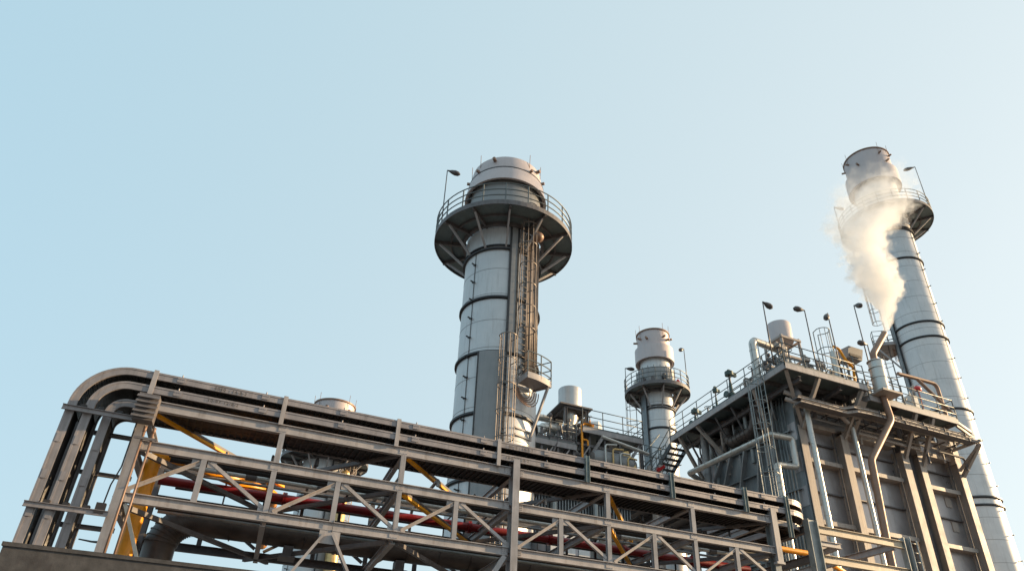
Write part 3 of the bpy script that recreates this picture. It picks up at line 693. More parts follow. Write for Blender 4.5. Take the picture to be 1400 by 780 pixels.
def platform(name, u0, u1, w0, w1, z, parent, sides, h=1.1, mat='deck', sub=True, beams=True):
    m = MB(); m.box(u0, u1, w0, w1, z - .05, z); o = m.build(name, mat, parent)
    m = MB()
    for (a, b, c, d) in ((u0, u1, w0 - .03, w0 + .04), (u0, u1, w1 - .04, w1 + .03), (u0 - .03, u0 + .04, w0 + .045, w1 - .045), (u1 - .04, u1 + .03, w0 + .045, w1 - .045)): m.box(a, b, c, d, z - .26, z + .02)
    m.build('edge_beam', 'steel', o)
    if beams:
        nn = max(2, int((u1 - u0) / 1.6))
        if (u1 - u0) > (w1 - w0):
            for k in range(1, nn): m = MB(); uu = u0 + (u1 - u0) * k / nn; m.ibeam(U(uu, w0 + .05, z - .16), U(uu, w1 - .05, z - .16), .2, .1); m.build('deck_beam', 'steel_dark', o)
        else:
            nn = max(2, int((w1 - w0) / 1.6))
            for k in range(1, nn): m = MB(); ww = w0 + (w1 - w0) * k / nn; m.ibeam(U(u0 + .05, ww, z - .16), U(u1 - .05, ww, z - .16), .2, .1); m.build('deck_beam', 'steel_dark', o)
    P = {'f': [U(u0, w0, z), U(u1, w0, z)], 'b': [U(u0, w1, z), U(u1, w1, z)], 'l': [U(u0, w0, z), U(u0, w1, z)], 'r': [U(u1, w0, z), U(u1, w1, z)]}
    for s_ in sides: railing('railing', P[s_], h, o, step=1.35)
    return o
p1 = platform('walkway', 21.12, 26.25, 21.12, 31.2, 17.15, B, 'fl')
p2 = platform('walkway', 26.40, 32.6, 21.25, 23.2, 16.75, B, 'fr')
p3 = platform('walkway', 26.40, 32.6, 27.0, 31.0, 16.9, B, '')
for (a, b) in (((22.93, 22.6, 14.85), (23.2, 21.2, 16.9)), ((25.6, 22.6, 14.85), (25.9, 21.2, 16.85)), ((29.6, 22.6, 14.6), (29.6, 21.35, 16.5)), ((30.8, 22.6, 14.4), (30.8, 21.35, 16.5)), ((33.65, 22.6, 14.3), (33.65, 21.2, 15.6)),
             ((22.75, 27.8, 14.6), (21.2, 28.6, 16.9)), ((22.75, 24.4, 14.2), (21.2, 23.6, 16.9)), ((22.75, 30.6, 14.7), (21.2, 30.4, 16.9)), ((23.0, 22.62, 15.1), (21.3, 21.3, 16.95))):
    m = MB(); m.ibeam(U(*a), U(*b), .18, .16, .02, .014); m.build('walkway_brace', 'boiler', B)
for (a, b) in (((22.7, 22.3, 16.95), (26.2, 22.3, 16.95)), ((22.0, 21.2, 16.6), (22.0, 31, 16.6)), ((24.6, 21.3, 16.75), (24.6, 23.2, 16.6))):
    m = MB(); m.ibeam(U(*a), U(*b), .24, .16, .02, .014); m.build('walkway_beam', 'steel_dark', B)
# hanging steel and header boxes below the walkways
m = MB(); m.box(23.2, 33.4, 23.4, 31, 16.22, 16.8); m.build('header_casing', 'steel_dark', B)
m = MB(); m.hexa([U(26.0, 22.6, 15.3), U(26.5, 22.6, 15.3), U(26.5, 22.75, 15.3), U(26.0, 22.75, 15.3), U(25.95, 21.5, 16.5), U(26.5, 21.5, 16.5), U(26.5, 21.7, 16.5), U(25.95, 21.7, 16.5)]); m.build('bracket_plate', 'boiler', B)
# triangular bracket at the right end
m = MB()
for p, q in (((32.6, 21.3, 16.6), (33.75, 21.5, 16.4)), ((33.75, 21.5, 16.4), (33.6, 22.7, 15.9)), ((32.5, 21.35, 16.45), (33.75, 21.5, 16.1)), ((33.6, 21.1, 15.6), (33.6, 22.7, 14.6)), ((33.6, 21.0, 15.75), (33.2, 22.6, 15.6)), ((32.8, 23.1, 16.6), (33.75, 21.6, 16.4))):
    m.bar(U(*p), U(*q), .10, .14)
m.build('end_bracket', 'boiler', B)
# horizontal lagged loop and pipework fixed on the casing are things of their own
def caged(name, label, foot, outw, z0, z1, ct=None, group='caged ladders on the boiler'):
    t = thing(name, label, 'ladder', foot, group); caged_ladder(foot, outw, z0, z1, t, cage_from=1.2, cage_to=ct); return t
caged('caged_ladder', 'long caged ladder on the left corner of the boiler rising past the walkway', U(20.95, 22.75, 0), (-1, -.05), 3.0, 18.0, 16.9)
caged('caged_ladder', 'short caged ladder standing up from the boiler top walkway beside the drum', U(25.3, 22.7, 17.2), (.2, -1), 17.2, 19.6)

# lagged pipes on the front and the left end
pipe('lagged_pipe', [U(23.0, 22.15, 3), U(22.98, 22.15, 15.9), U(22.98, 22.6, 16.6)], .13, 'pipe_silver', 'silver banded pipe running up beside the first boiler column', bands=.95, group='silver banded pipes on the boiler')
pipe('lagged_pipe', [U(25.85, 22.2, 3), U(25.85, 22.2, 15.3)], .11, 'pipe_silver', 'silver banded pipe running up just right of the second boiler column', bands=.95, group='silver banded pipes on the boiler')
pipe('lagged_pipe', [U(21.35, 23, 4), U(21.35, 23, 12.9), U(22.45, 22.9, 12.95), U(22.45, 22.9, 14.35), U(21.3, 23.0, 14.35), U(21.3, 29.9, 14.65), U(22.7, 30.1, 14.2)], .15, 'pipe_silver', 'silver banded pipe making a square loop at the left corner of the boiler', bands=.8, bend=.14, group='silver banded pipes on the boiler')
pipe('brown_vent_pipe', [U(24.9, 21.1, 3), U(25.05, 21.1, 9.5), U(25.3, 21.1, 13.2), U(27.35, 21.1, 15.6), U(27.2, 21.1, 16.9), U(27.25, 21.1, 18.7), U(27.3, 21.1, 19.2), U(28.6, 21.1, 20.75)], .16, 'brown', 'rusty brown pipe climbing in bends up to the steam outlet', bend=.5, seg=14)
vs_ = thing('vent_silencer', 'silver lagged sleeve around the steam pipe above the walkway', 'vent', U(27.3, 21.1, 16.9))
m = MB(); m.tube([U(27.22, 21.1, 16.95), U(27.3, 21.1, 18.75), U(27.3, 21.1, 18.85)], [.36, .36, .2], 20)
for z in (17.2, 17.75, 18.3, 18.7): m.tube([U(27.24, 21.1, z), U(27.24, 21.1, z + .03)], .375, 20)
m.build('lagging', 'pipe_silver', vs_)
m = MB(); m.box(26.6, 27.9, 20.5, 21.3, 16.80, 16.9); m.build('base_plate', 'boiler', vs_)
pipe('brown_pipe', [U(30.0, 22.0, 19.15), U(31.6, 22.0, 19.2), U(32.9, 22.0, 19.2), U(32.9, 22.0, 16.8)], .10, 'brown', 'brown pipe frame bent over the right end of the boiler walkway', bend=.3)
pipe('brown_pipe', [U(31.45, 22.0, 19.15), U(32.9, 21.6, 17.3)], .09, 'brown', 'slanting brown pipe under the bent pipe frame', bend=.3)
# twin cable trays under the walkway
for k, (z, ww, lb) in enumerate(((15.98, 21.35, 'upper of two narrow brown trays crossing the boiler front'), (15.70, 21.2, 'lower of two narrow brown trays crossing the boiler front'))):
    t = thing('cable_tray', lb, 'cable tray', U(26.3, ww, z), 'twin trays on the boiler front')
    m = MB()
    P = [U(22.0, ww + .2, z - .15), U(24.8, ww + .2, z - .15), U(25.3, ww, z - .05), U(26.1, ww, z), U(33.45, ww, z)]
    for a, b in zip(P, P[1:]): m.chan(a, b, .13, .05); m.chan(a + UW * .5, b + UW * .5, .13, -.05) if False else m.bar(a + UW * .5, b + UW * .5, .03, .12)
    m.build('side_rail', 'boiler', t); m = MB()
    for a, b in zip(P, P[1:]):
        nn = max(1, int((b - a).length / .4))
        for i in range(nn): c = a.lerp(b, (i + .5) / nn); m.bar(c - UW * .02, c + UW * .5, .05, .03)
        m.bar(a + UW * .25, b + UW * .25, .36, .07)
    m.build('rungs', 'steel_dark', t); m = MB()
    for uu in (26.9, 28.4, 29.9, 31.4, 32.9): m.box(uu, uu + .03, ww - .075, ww - .015, z - .1, z + .1)
    m.build('joint_plate', 'steel_dark', t)
m = MB(); m.box(0, 0, 0, 0, 0, 0) if False else m.ibeam(U(26.3, 22.3, 15.15), U(30.5, 22.3, 15.1), .14, .1); m.build('front_rail', 'boiler', B)
# drain pipework below the corner
for i, (zz, r_, lb) in enumerate(((15.95, .11, 'upper grey pipe slanting under the walkway corner'), (15.6, .10, 'lower grey pipe slanting under the walkway corner'))):
    pipe('drain_pipe', [U(21.8, 22.2, zz + .35), U(22.2, 21.9, zz + .1), U(24.9, 21.9, zz), U(25.3, 21.9, zz - .3)], r_, 'boiler', lb, bend=.25, group='pipes under the walkway corner')
t = thing('flood_lamp', 'round dark flood lamp hanging under the corner of the boiler walkway', 'lamp', U(22.3, 22.0, 16.1))
m = MB(); m.tube([U(22.3, 22, 16.0), U(22.3, 22, 16.2), U(22.3, 22, 16.45), U(22.3, 22, 16.6)], [.27, .3, .18, .1], 14); m.build('shade', 'lamp', t); m = MB(); m.tube([U(22.3, 22, 16.6), U(22.3, 22, 17.0)], .04, 6); m.build('stem', 'lamp', t)
# elbows below the left walkway
pipe('lagged_elbow', [U(22.3, 25.0, 16.9), U(22.3, 25.0, 15.6), U(22.3, 27.4, 15.6), U(22.3, 27.4, 16.9)], .30, 'duct', 'fat grey U shaped pipe hanging under the left walkway of the boiler', bend=.6, seg=18, bands=.35)
pipe('downcomer', [U(22.1, 29.3, 16.9), U(22.1, 29.3, 12.6)], .2, 'clad_dark', 'upright grey pipe left of the boiler inlet duct', seg=14, bands=.8)
pipe('lagged_pipe', [U(21.7, 23.7, 17.15), U(21.7, 23.7, 19.9), U(23.6, 23.9, 19.9), U(23.8, 24.0, 19.9)], .19, 'pipe_silver', 'grey pipe elbow standing above the left walkway of the boiler', bend=.3, bands=.7, group='silver banded pipes on the boiler')
pipe('lagged_pipe', [U(25.05, 21.7, 17.2), U(25.1, 21.7, 19.05)], .15, 'pipe_silver', 'short upright silver pipe behind the front railing of the boiler', bands=.5, group='silver banded pipes on the boiler')
pipe('yellow_hose', [U(25.6, 22.0, 19.65), U(25.95, 22.0, 19.6), U(26.3, 22.0, 19.0), U(26.7, 22.0, 18.7), U(26.8, 22.2, 17.9)], .07, 'yellow', 'short yellow hose on top of the boiler near the box hood', bend=.2, cat='hose')
t = thing('box_hood', 'grey box hood with open front on top of the boiler', 'hood', U(27.1, 22.6, 18.9))
m = MB(); m.box(26.8, 27.7, 22.2, 22.25, 19.4, 19.95) if False else None
m.hexa([U(26.75, 22.2, 19.45), U(27.75, 22.2, 19.45), U(27.75, 23.0, 19.45), U(26.75, 23.0, 19.45), U(26.75, 22.0, 20.0), U(27.75, 22.0, 20.0), U(27.75, 23.0, 20.1), U(26.75, 23.0, 20.1)])
m.build('body', 'clad_dark', t); m = MB(); m.box(26.85, 27.65, 22.12, 22.14, 19.52, 19.9); m.build('opening_shade', 'black', t)  # flat black panel paints the shaded inside of the hood
m = MB(); m.tube([U(27.0, 22.6, 17), U(27.0, 22.6, 19.45)], .06, 8); m.tube([U(27.5, 22.6, 17), U(27.5, 22.6, 19.45)], .06, 8); m.build('leg', 'steel', t)
# silencer drum on legs
t = thing('steam_drum', 'short upright drum on a steel frame at the corner of the boiler top', 'drum', U(24.35, 24.3, 17.15))
c = U(24.35, 24.3, 0); m = MB(); m.revolve(c, [(0, 21.85), (.60, 21.85), (.63, 21.8), (.63, 20.7), (.3, 20.6), (0, 20.6)], 40); m.build('shell', 'capsteel', t)
m = MB()
for a in (45, 135, 225, 315): m.tube([c + Vector((math.cos(R(a)) * .95, math.sin(R(a)) * .95, 17.15)), c + Vector((math.cos(R(a)) * .85, math.sin(R(a)) * .85, 20.8))], .08, 8)
for z in (18.2, 19.5, 20.65):
    for a in (45, 135, 225, 315): m.bar(c + Vector((math.cos(R(a)) * .95, math.sin(R(a)) * .95, z)), c + Vector((math.cos(R(a + 90)) * .95, math.sin(R(a + 90)) * .95, z)), .09, .12)
for a in (45, 135, 225, 315): m.tube([c + Vector((math.cos(R(a)) * .95, math.sin(R(a)) * .95, 17.2)), c + Vector((math.cos(R(a + 90)) * .95, math.sin(R(a + 90)) * .95, 19.5))], .035, 6)
m.build('frame', 'boiler', t); m = MB(); m.tube([c + UZ * 17.2, c + UZ * 18.6, c + UZ * 19, c + UZ * 20.7], [.3, .3, .22, .22], 16); m.build('riser_pipe', 'pipe_silver', t)
# valves, actuators, boxes on the walkways
def valve(u, w_, z, h, label, mat='green', s=1.0, wheel=True, group='valves on the boiler walkway'):
    s *= .72
    t = thing('valve', label, 'valve', U(u, w_, z), group); b = U(u, w_, z)
    m = MB(); m.tube([b, b + UZ * h * .45], .09 * s, 10); m.sphere(b + UZ * h * .42, .2 * s, 12, 8); m.tube([b + UZ * h * .4, b + UZ * h * .75], [.12 * s, .07 * s], 10); m.tube([b + UZ * (h * .42) - UX * .34 * s, b + UZ * (h * .42) + UX * .34 * s], .1 * s, 10)
    for sg in (-1, 1): m.tube([b + UZ * (h * .42) + UX * sg * .3 * s, b + UZ * (h * .42) + UX * sg * .36 * s], .17 * s, 12)
    m.build('body', mat, t); m = MB(); m.tube([b + UZ * h * .7, b + UZ * h], .05 * s, 8); m.build('stem', 'steel_dark', t)
    m = MB()
    if wheel: m.arc(b + UZ * h, .2 * s, 0, 360, .022 * s, 6); m.tube([b + UZ * h - UX * .2 * s, b + UZ * h + UX * .2 * s], .015 * s, 5); m.build('handwheel', 'rail', t)
    else: m.tube([b + UZ * (h - .12), b + UZ * (h + .1)], .2 * s, 12); m.bar(b + UZ * h + UX * .1, b + UZ * h + UX * .40 * s, .14, .2 * s); m.bar(b + UZ * (h + .1), b + UZ * (h + .24), .1, .12); m.build('actuator', mat, t)
V = [(22.2, 30.0, 1.4, 0, 1.5), (22.4, 29.0, 1.3, 1, 1.2), (22.3, 28.0, 1.9, 0, 1.0), (22.3, 26.6, 2.3, 0, 1.6), (22.5, 25.6, 1.3, 1, 1.3), (22.2, 24.6, 1.7, 1, 1.2), (23.0, 22.6, 1.9, 1, 1.2), (23.4, 22.0, 1.2, 0, 1.0), (24.4, 22.2, 1.5, 1, 1.1), (25.9, 23.4, 2.2, 0, 1.2), (23.1, 23.4, 2.6, 0, 1.3)]
LB = ['dark green valve at the far left end of the boiler walkway', 'small handwheel valve next to the far left valve', 'slim tall valve in the middle of the left walkway', 'biggest valve with round actuator standing out against the sky on the left walkway', 'handwheel valve between the biggest valve and the ladder', 'handwheel valve just left of the grey pipe elbow', 'handwheel valve behind the walkway corner', 'low actuator valve right of the walkway corner', 'handwheel valve in front of the drum frame', 'tall actuator valve beside the small cage', 'tallest actuator valve left of the drum frame']
for (u, w_, h, wh, s), lb in zip(V, LB): valve(u, w_, 17.15, h, lb, 'green' if w_ > 25 else 'boiler', s, bool(wh))
for i, (a, b, r_) in enumerate(((21.75, 30.8, .14), (22.0, 30.6, .10), (22.5, 30.5, .2))):
    pipe('header_pipe', [U(a, 21.9 + i * .3, 17.55 + .1 * i), U(a, b, 17.55 + .1 * i)], r_, ['clad_dark', 'galv', 'clad_dark'][i], ['thin grey pipe lying nearest the left railing on the boiler walkway', 'thinnest pipe lying second from the left railing', 'thick grey pipe lying along the left walkway'][i], group='pipes lying along the left walkway')
for (u, w_, h, lb) in ((26.35, 22.3, .7, 'small cabinet beside the silver pipe on the boiler top'), (27.6, 22.4, 1.0, 'small cabinet left of the steam pipe sleeve'), (23.9, 22.6, .8, 'small cabinet behind the front railing left of the cage'), (31.3, 22.6, 1.3, 'white cabinet at the right end of the walkway')):
    m = MB(); m.box(u, u + .55, w_, w_ + .4, 17.2 if u < 26.3 else 16.78, 17.2 + h); m.box(u + .05, u + .5, w_ - .02, w_ - .004, 17.3, 17.1 + h); m.tube([U(u + .25, w_ + .2, 17.2 + h), U(u + .25, w_ + .2, 17.5 + h)], .05, 8)
    tag(m.build('cabinet', 'clad_dark' if u < 31 else 'white'), lb, 'cabinet', 'small cabinets on the boiler top')
for (a, b, z0, h) in ((25.9, 22.3, 16.9, 2.4), (28.3, 22.1, 16.8, 1.9), (28.9, 22.3, 16.8, 2.1), (30.6, 22.6, 16.8, 1.4), (31.2, 22.4, 16.8, 2.2)):
    m = MB(); m.tube(fillet([U(a, b, z0), U(a, b, z0 + h * .7), U(a + .35, b, z0 + h), U(a + .5, b + .4, z0 + h)], .15), .05, 8)
    tag(m.build('riser_pipe', 'boiler'), 'thin bent riser pipe standing among the railings of the boiler top', 'pipe', 'thin riser pipes on the boiler top')
m = MB(); m.sphere(U(30.25, 21.3, 18.0), .16, 12, 8, (1.5, 1, 1)); m.tube([U(30.25, 21.3, 16.8), U(30.25, 21.3, 18.0)], .03, 6)
tag(m.build('beacon', 'redpaint'), 'small red beacon on the railing in front of the tall right stack', 'beacon')
# pipe manifold in front of the drum and across the boiler top
t = thing('pipe_manifold', 'tangle of valves and small pipes below the drum on the boiler top', 'pipework', U(24.5, 23.2, 17.15))
rnd = random.Random(11)
for k in range(7):
    y = 22.9 + .35 * k; z = 17.45 + .28 * (k % 4); u0 = 21.9 + .4 * (k % 3); u1 = 26.0 - .3 * (k % 2)
    m = MB(); m.tube(fillet([U(u0, y, 17.15), U(u0, y, z + .35), U(u1, y, z + .35), U(u1, y, 17.15)], .2), rnd.choice((.05, .07, .09)), 10); m.build('header_pipe', rnd.choice(['boiler', 'clad_dark', 'pipe_silver', 'galv']), t)
for k in range(12):
    u = 21.9 + k * .36; y = 22.7 + .9 * rnd.random(); h = .7 + 1.3 * rnd.random()
    m = MB(); b_ = U(u, y, 17.15); m.tube([b_, b_ + UZ * h], .035 + .03 * rnd.random(), 8); m.sphere(b_ + UZ * h, .1 + .05 * rnd.random(), 8, 6); m.bar(b_ + UZ * (h - .3) - UX * .14, b_ + UZ * (h - .3) + UX * .14, .16, .18)
    m.build('small_valve', rnd.choice(['boiler', 'steel_dark', 'galv', 'lamp']), t)
for k in range(6):
    u = 22.4 + k * .7; m = MB(); m.bar(U(u, 23.0, 17.15), U(u + (.6 if k % 2 else -.4), 23.6, 18.9), .07, .07); m.bar(U(u, 22.8, 18.5), U(u + .7, 22.9, 18.5), .07, .09); m.build('support_strut', 'boiler', t)
t = thing('machinery_block', 'dark machinery and braces between the box hood and the cage on the boiler top', 'machinery', U(26.3, 23.5, 16.9))
m = MB(); m.box(25.6, 27.6, 23.4, 24.6, 17.0, 18.3); m.box(27.8, 29.4, 23.6, 24.6, 16.9, 17.8); m.build('body', 'steel_dark', t)
for k in range(6):
    u = 25.4 + k * .62; m = MB(); m.bar(U(u, 23.2, 17.0), U(u + (.5 if k % 2 else -.3), 23.2, 19.0), .07, .08); m.build('strut', 'boiler', t)
for z in (17.9, 18.6):
    m = MB(); m.bar(U(25.2, 23.15, z), U(29.4, 23.15, z), .08, .10); m.build('cross_bar', 'boiler', t)
t = thing('inner_guard_rail', 'inner row of guard rails behind the front walkway rail by the drum', 'guard rail', U(24, 22.3, 17.15))
railing('railing', [U(21.9, 22.4, 17.15), U(26.1, 22.4, 17.15)], 1.3, t, step=.6, toe=False, rails=(1, .7, .4))
railing('railing', [U(22.2, 22.5, 17.15), U(22.2, 26.5, 17.15)], 1.2, t, step=.8, toe=False, rails=(1, .6))
# dense small rails on the middle deck
t = thing('small_guard_rail', 'dense upright guard rails around the steam pipe sleeve', 'guard rail', U(28, 21.4, 16.8))
railing('railing', [U(26.3, 22.4, 16.85), U(28.4, 22.0, 16.85), U(29.8, 22.0, 16.85)], 1.9, t, step=.45, toe=False, rails=(1, .75, .5, .25))
railing('railing', [U(26.3, 21.6, 16.85), U(26.3, 23.4, 16.85), U(27.9, 23.4, 16.85)], 2.2, t, step=.5, toe=False, rails=(1, .7, .35))

# six lamps on poles on the boiler
for (p, h, hd, lb) in ((U(20.9, 21.6, 17.2), 3.55, (.9, 0, -.35), 'lamp on the pole farthest left on the boiler, head pointing right'), (U(23.55, 21.5, 17.2), 3.75, (-.9, .2, .05), 'second lamp pole from the left on the boiler, right of the drum'),
                       (U(25.05, 21.4, 17.2), 3.95, (-.8, -.2, -1.2), 'third lamp pole from the left, head drooping to the left'), (U(27.7, 21.8, 16.9), 5.75, (-.1, -.8, -.5), 'tallest lamp pole on the boiler, seen end on beside the steam'),
                       (U(27.7, 21.6, 16.9), 3.2, (-.95, .1, .05), 'short lamp pole left of the steam outlet, head pointing left')):
    floodlight(p, h, hd, lb, group='lamps on tall poles', L=.62)

# stairs down from the left walkway
t = thing('steel_stairs', 'dark steel stairs slanting down from the left end of the boiler walkway', 'stairs', U(21.6, 31.3, 14))
A0, A1 = U(21.15, 31.3, 16.75), U(21.15, 36.0, 14.2); off = UX * 1.12
for o_ in (Vector((0, 0, 0)), off): m = MB(); m.bar(A0 + o_, A1 + o_, .06, .30); m.build('stringer', 'ring', t)
m = MB()
for i in range(13):
    c = A0.lerp(A1, (i + .5) / 13); m.bar(c, c + off, .27, .05)
m.build('treads', 'ring', t)
for o_ in (Vector((0, 0, 0)), off):
    m = MB(); m.tube([A0 + o_ + UZ * 1.0, A1 + o_ + UZ * 1.0], .03, 6); m.tube([A0 + o_ + UZ * .55, A1 + o_ + UZ * .55], .022, 6)
    for i in range(5): c = (A0 + o_).lerp(A1 + o_, i / 4); m.tube([c, c + UZ], .024, 6)
    m.build('handrail', 'rail', t)


# ------------------------------------------------------------------ process unit between the middle stack and the slender stack
P_ = thing('process_platform', 'dark steel platform with railings behind the rack, between the big and the slender stack', 'platform', U(15, 31, 0))
platform('deck', 14.9, 18.7, 30.4, 33.5, 16.25, P_, 'fr')
platform('deck', 11.4, 14.6, 30.6, 36.5, 15.2, P_, 'fl')
for a, b in (((14.7, 30.6, 13.6), (16.2, 30.5, 16.0)), ((18.6, 30.5, 16.0), (17.4, 30.8, 14.2)), ((18.6, 30.5, 0), (18.6, 30.5, 16.0)), ((11.6, 30.8, 0), (11.6, 30.8, 15.0)), ((15.6, 33.2, 0), (15.6, 33.2, 16))):
    m = MB(); m.ibeam(U(*a), U(*b), .16, .14); m.build('post' if a[0] == b[0] else 'brace', 'steel_dark' if a[2] == 0 else 'steel', P_)
t = thing('vent_drum', 'pale upright drum on a narrow steel frame right of the middle stack', 'drum', U(14.72, 31.65, 0))
c = U(14.72, 31.65, 0); m = MB(); m.revolve(c, [(0, 18.95), (.62, 18.95), (.66, 18.9), (.66, 17.75), (.6, 17.7), (0, 17.7)], 40); m.build('shell', 'clad', t)
m = MB()
for du, dw in ((-.62, -.75), (.68, -.75), (-.62, .9), (.68, .9)):
    m.ibeam(U(14.72 + du, 31.65 + dw, 0), U(14.72 + du, 31.65 + dw, 17.55), .16, .16, .015, .012, up=UX)
for z in (14.9, 16.2, 17.5):
    for (a, b) in (((-.62, -.75), (.68, -.75)), ((-.62, .9), (.68, .9)), ((-.62, -.75), (-.62, .9)), ((.68, -.75), (.68, .9))): m.bar(U(14.72 + a[0], 31.65 + a[1], z), U(14.72 + b[0], 31.65 + b[1], z), .1, .14)
m.bar(U(14.1, 30.9, 14.9), U(13.6, 30.5, 16.2), .06, .08); m.bar(U(13.2, 30.5, 14.6), U(14.0, 30.8, 16.4), .06, .08)
m.box(13.7, 15.7, 30.7, 32.7, 17.54, 17.62)
m.build('frame', 'steel_dark', t); m = MB(); m.tube([c + UZ * 12, c + UZ * 16.7, c + UZ * 17.1, c + UZ * 17.7], [.26, .26, .4, .4], 16); m.tube([c + UX * .4 + UZ * 14, c + UX * .4 + UZ * 17.4], .1, 10); m.build('riser_pipe', 'pipe_silver', t)
m = MB(); m.tube([c + UX * .9 + UZ * 13, c + UX * .9 + UZ * 17.3], .22, 12); m.build('side_pipe', 'clad_dark', t)
pipe('lagged_duct_pipe', [U(11.0, 31.3, 14.3), U(13.1, 31.5, 16.35), U(15.0, 31.6, 16.3)], .27, 'pipe_silver', 'thick silver pipe curving up from behind the middle stack', bend=.9, seg=18, bands=.7)
pipe('lagged_duct_pipe', [U(13.0, 33.0, 13), U(13.0, 33.0, 17.55), U(14.8, 33.0, 17.5)], .2, 'pipe_silver', 'thinner silver pipe with a tight bend behind the thick one', bend=.5, seg=16, bands=.7)
t = thing('horizontal_drum', 'pale horizontal drum behind the platform railing', 'drum', U(16.6, 33.0, 16.3))
m = MB(); m.tube([U(16.0, 33.6, 17.2), U(16.3, 33.4, 17.2), U(17.2, 32.9, 17.2), U(17.35, 32.8, 17.2)], [.5, .78, .78, .55], 24); m.build('shell', 'white', t)
m = MB(); m.box(16.2, 16.4, 33.0, 33.7, 16.25, 16.6); m.box(16.9, 17.1, 32.6, 33.3, 16.25, 16.6); m.build('saddle', 'steel', t)
pipe('yellow_gas_pipe', [U(14.9, 30.5, 14.2), U(14.9, 30.5, 16.5), U(15.5, 30.5, 16.55), U(15.6, 30.5, 16.3)], .06, 'yellow', 'thin yellow pipe beside the pale upright drum frame', bend=.2)
pipe('yellow_gas_pipe', [U(14.9, 30.5, 15.6), U(15.25, 30.5, 15.6), U(15.25, 30.5, 15.3)], .05, 'yellow', 'tiny yellow branch pipe below the pale upright drum', bend=.1)
valve(15.6, 30.9, 16.3, .9, 'yellow valve on the platform right of the pale upright drum', 'yellow', .8, True, group='valves on the process platform')
t = thing('lagged_vessel', 'silver foil lagged vessel with gold lit end under the platform', 'vessel', U(16.5, 30.6, 14))
m = MB(); m.tube([U(15.4, 30.4, 14.6), U(15.7, 30.4, 14.6), U(17.6, 30.2, 14.5), U(17.9, 30.2, 14.5)], [.35, .52, .52, .3], 20); m.build('shell', 'clad_dark', t)
m = MB()
for uu in (15.9, 16.3, 16.8, 17.2): m.tube([U(uu, 30.38, 14.58), U(uu + .03, 30.38, 14.58)], .535, 20)
m.build('band', 'clad_dark', t)
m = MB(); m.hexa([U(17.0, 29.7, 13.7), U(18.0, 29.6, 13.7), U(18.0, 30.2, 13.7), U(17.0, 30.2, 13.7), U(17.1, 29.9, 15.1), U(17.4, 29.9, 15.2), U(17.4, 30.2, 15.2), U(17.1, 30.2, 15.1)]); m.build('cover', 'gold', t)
for i in range(4):
    m = MB(); m.tube(fillet([U(15.9 + i * .45, 29.7, 13.6), U(15.9 + i * .45, 29.7, 15.2 - .15 * i), U(16.6 + i * .4, 29.7, 15.3 - .2 * i)], .15), .05, 8)
    tag(m.build('thin_pipe', 'gold' if i % 2 else 'pipe_silver'), 'thin bent pipe in front of the foil lagged vessel', 'pipe', 'thin bent pipes under the platform')
pipe('cream_pipe', [U(15.8, 29.9, 15.7), U(18.7, 29.9, 15.25)], .09, 'pipe_silver', 'straight pale pipe just under the platform deck', bands=.6)
# stair head with dark rails left of the slender stack
t = thing('stair_landing', 'dark stair landing with rails in front of the slender stack', 'landing', U(20, 31.5, 14))
m = MB(); m.box(19.2, 20.8, 31.3, 33.0, 14.75, 14.82); m.box(19.1, 20.9, 31.2, 31.3, 14.6, 14.9); m.build('deck', 'deck', t)
railing('railing', [U(20.8, 31.3, 14.8), U(20.8, 33.0, 14.8)], 1.9, t, step=.5, rails=(1, .75, .5, .25), toe=False)
railing('railing', [U(19.2, 31.3, 14.8), U(20.8, 31.3, 14.8)], 1.6, t, step=.55, rails=(1, .6), toe=False)
m = MB(); m.tube([U(19.0, 31.3, 15.6), U(21.0, 32.2, 17.7)], .045, 6); m.tube([U(19.0, 31.2, 14.9), U(20.8, 31.9, 16.7)], .045, 6); m.build('handrail', 'rail', t)
m = MB(); m.box(20.0, 20.25, 31.1, 31.3, 14.9, 15.15); m.bar(U(19.9, 31.0, 14.9), U(20.4, 31.0, 15.25), .08, .16); m.build('red_valve', 'redpaint', t)
m = MB(); m.tube([U(19.4, 31.1, 13.5), U(19.4, 31.1, 15.1)], .12, 8); m.tube([U(19.8, 31.1, 13.5), U(19.8, 31.1, 14.9)], .1, 8); m.tube([U(20.2, 31.1, 13.5), U(20.2, 31.1, 15.3)], .1, 8); m.build('short_pipes', 'boiler', t)

# supporting pipework around the process platform
t = thing('process_pipework', 'crowded grey pipes and frames under and beside the pale upright drum', 'pipework', U(14.5, 32, 0))
rnd = random.Random(5)
for k in range(14):
    u = 12.2 + k * .45; y = 30.9 + 1.8 * rnd.random(); z1 = 15.0 + 2.0 * rnd.random() * (1 if k < 9 else .3)
    m = MB(); m.tube(fillet([U(u, y, 10), U(u, y, z1), U(u + rnd.choice((-.9, .8)), y + .1, z1 + .05), U(u + rnd.choice((-.9, .8)), y + .1, z1 - .9)], .2), rnd.choice((.05, .08, .12)), 10)
    m.build('process_pipe', rnd.choice(['clad_dark', 'galv', 'boiler', 'pipe_silver']), t)
for k in range(6):
    m = MB(); u = 12.6 + .95 * k; m.bar(U(u, 30.75, 10), U(u, 30.75, 15.9), .12, .12); m.build('frame_post', 'steel_dark', t)
for z in (13.9, 14.6, 15.4):
    m = MB(); m.bar(U(12.4, 30.72, z), U(18.0, 30.72, z), .10, .14); m.build('frame_beam', 'steel_dark', t)
for k in range(5):
    m = MB(); u = 12.6 + .95 * k; m.bar(U(u, 30.68, 13.9), U(u + .95, 30.68, 15.4), .06, .07); m.build('frame_brace', 'steel', t)
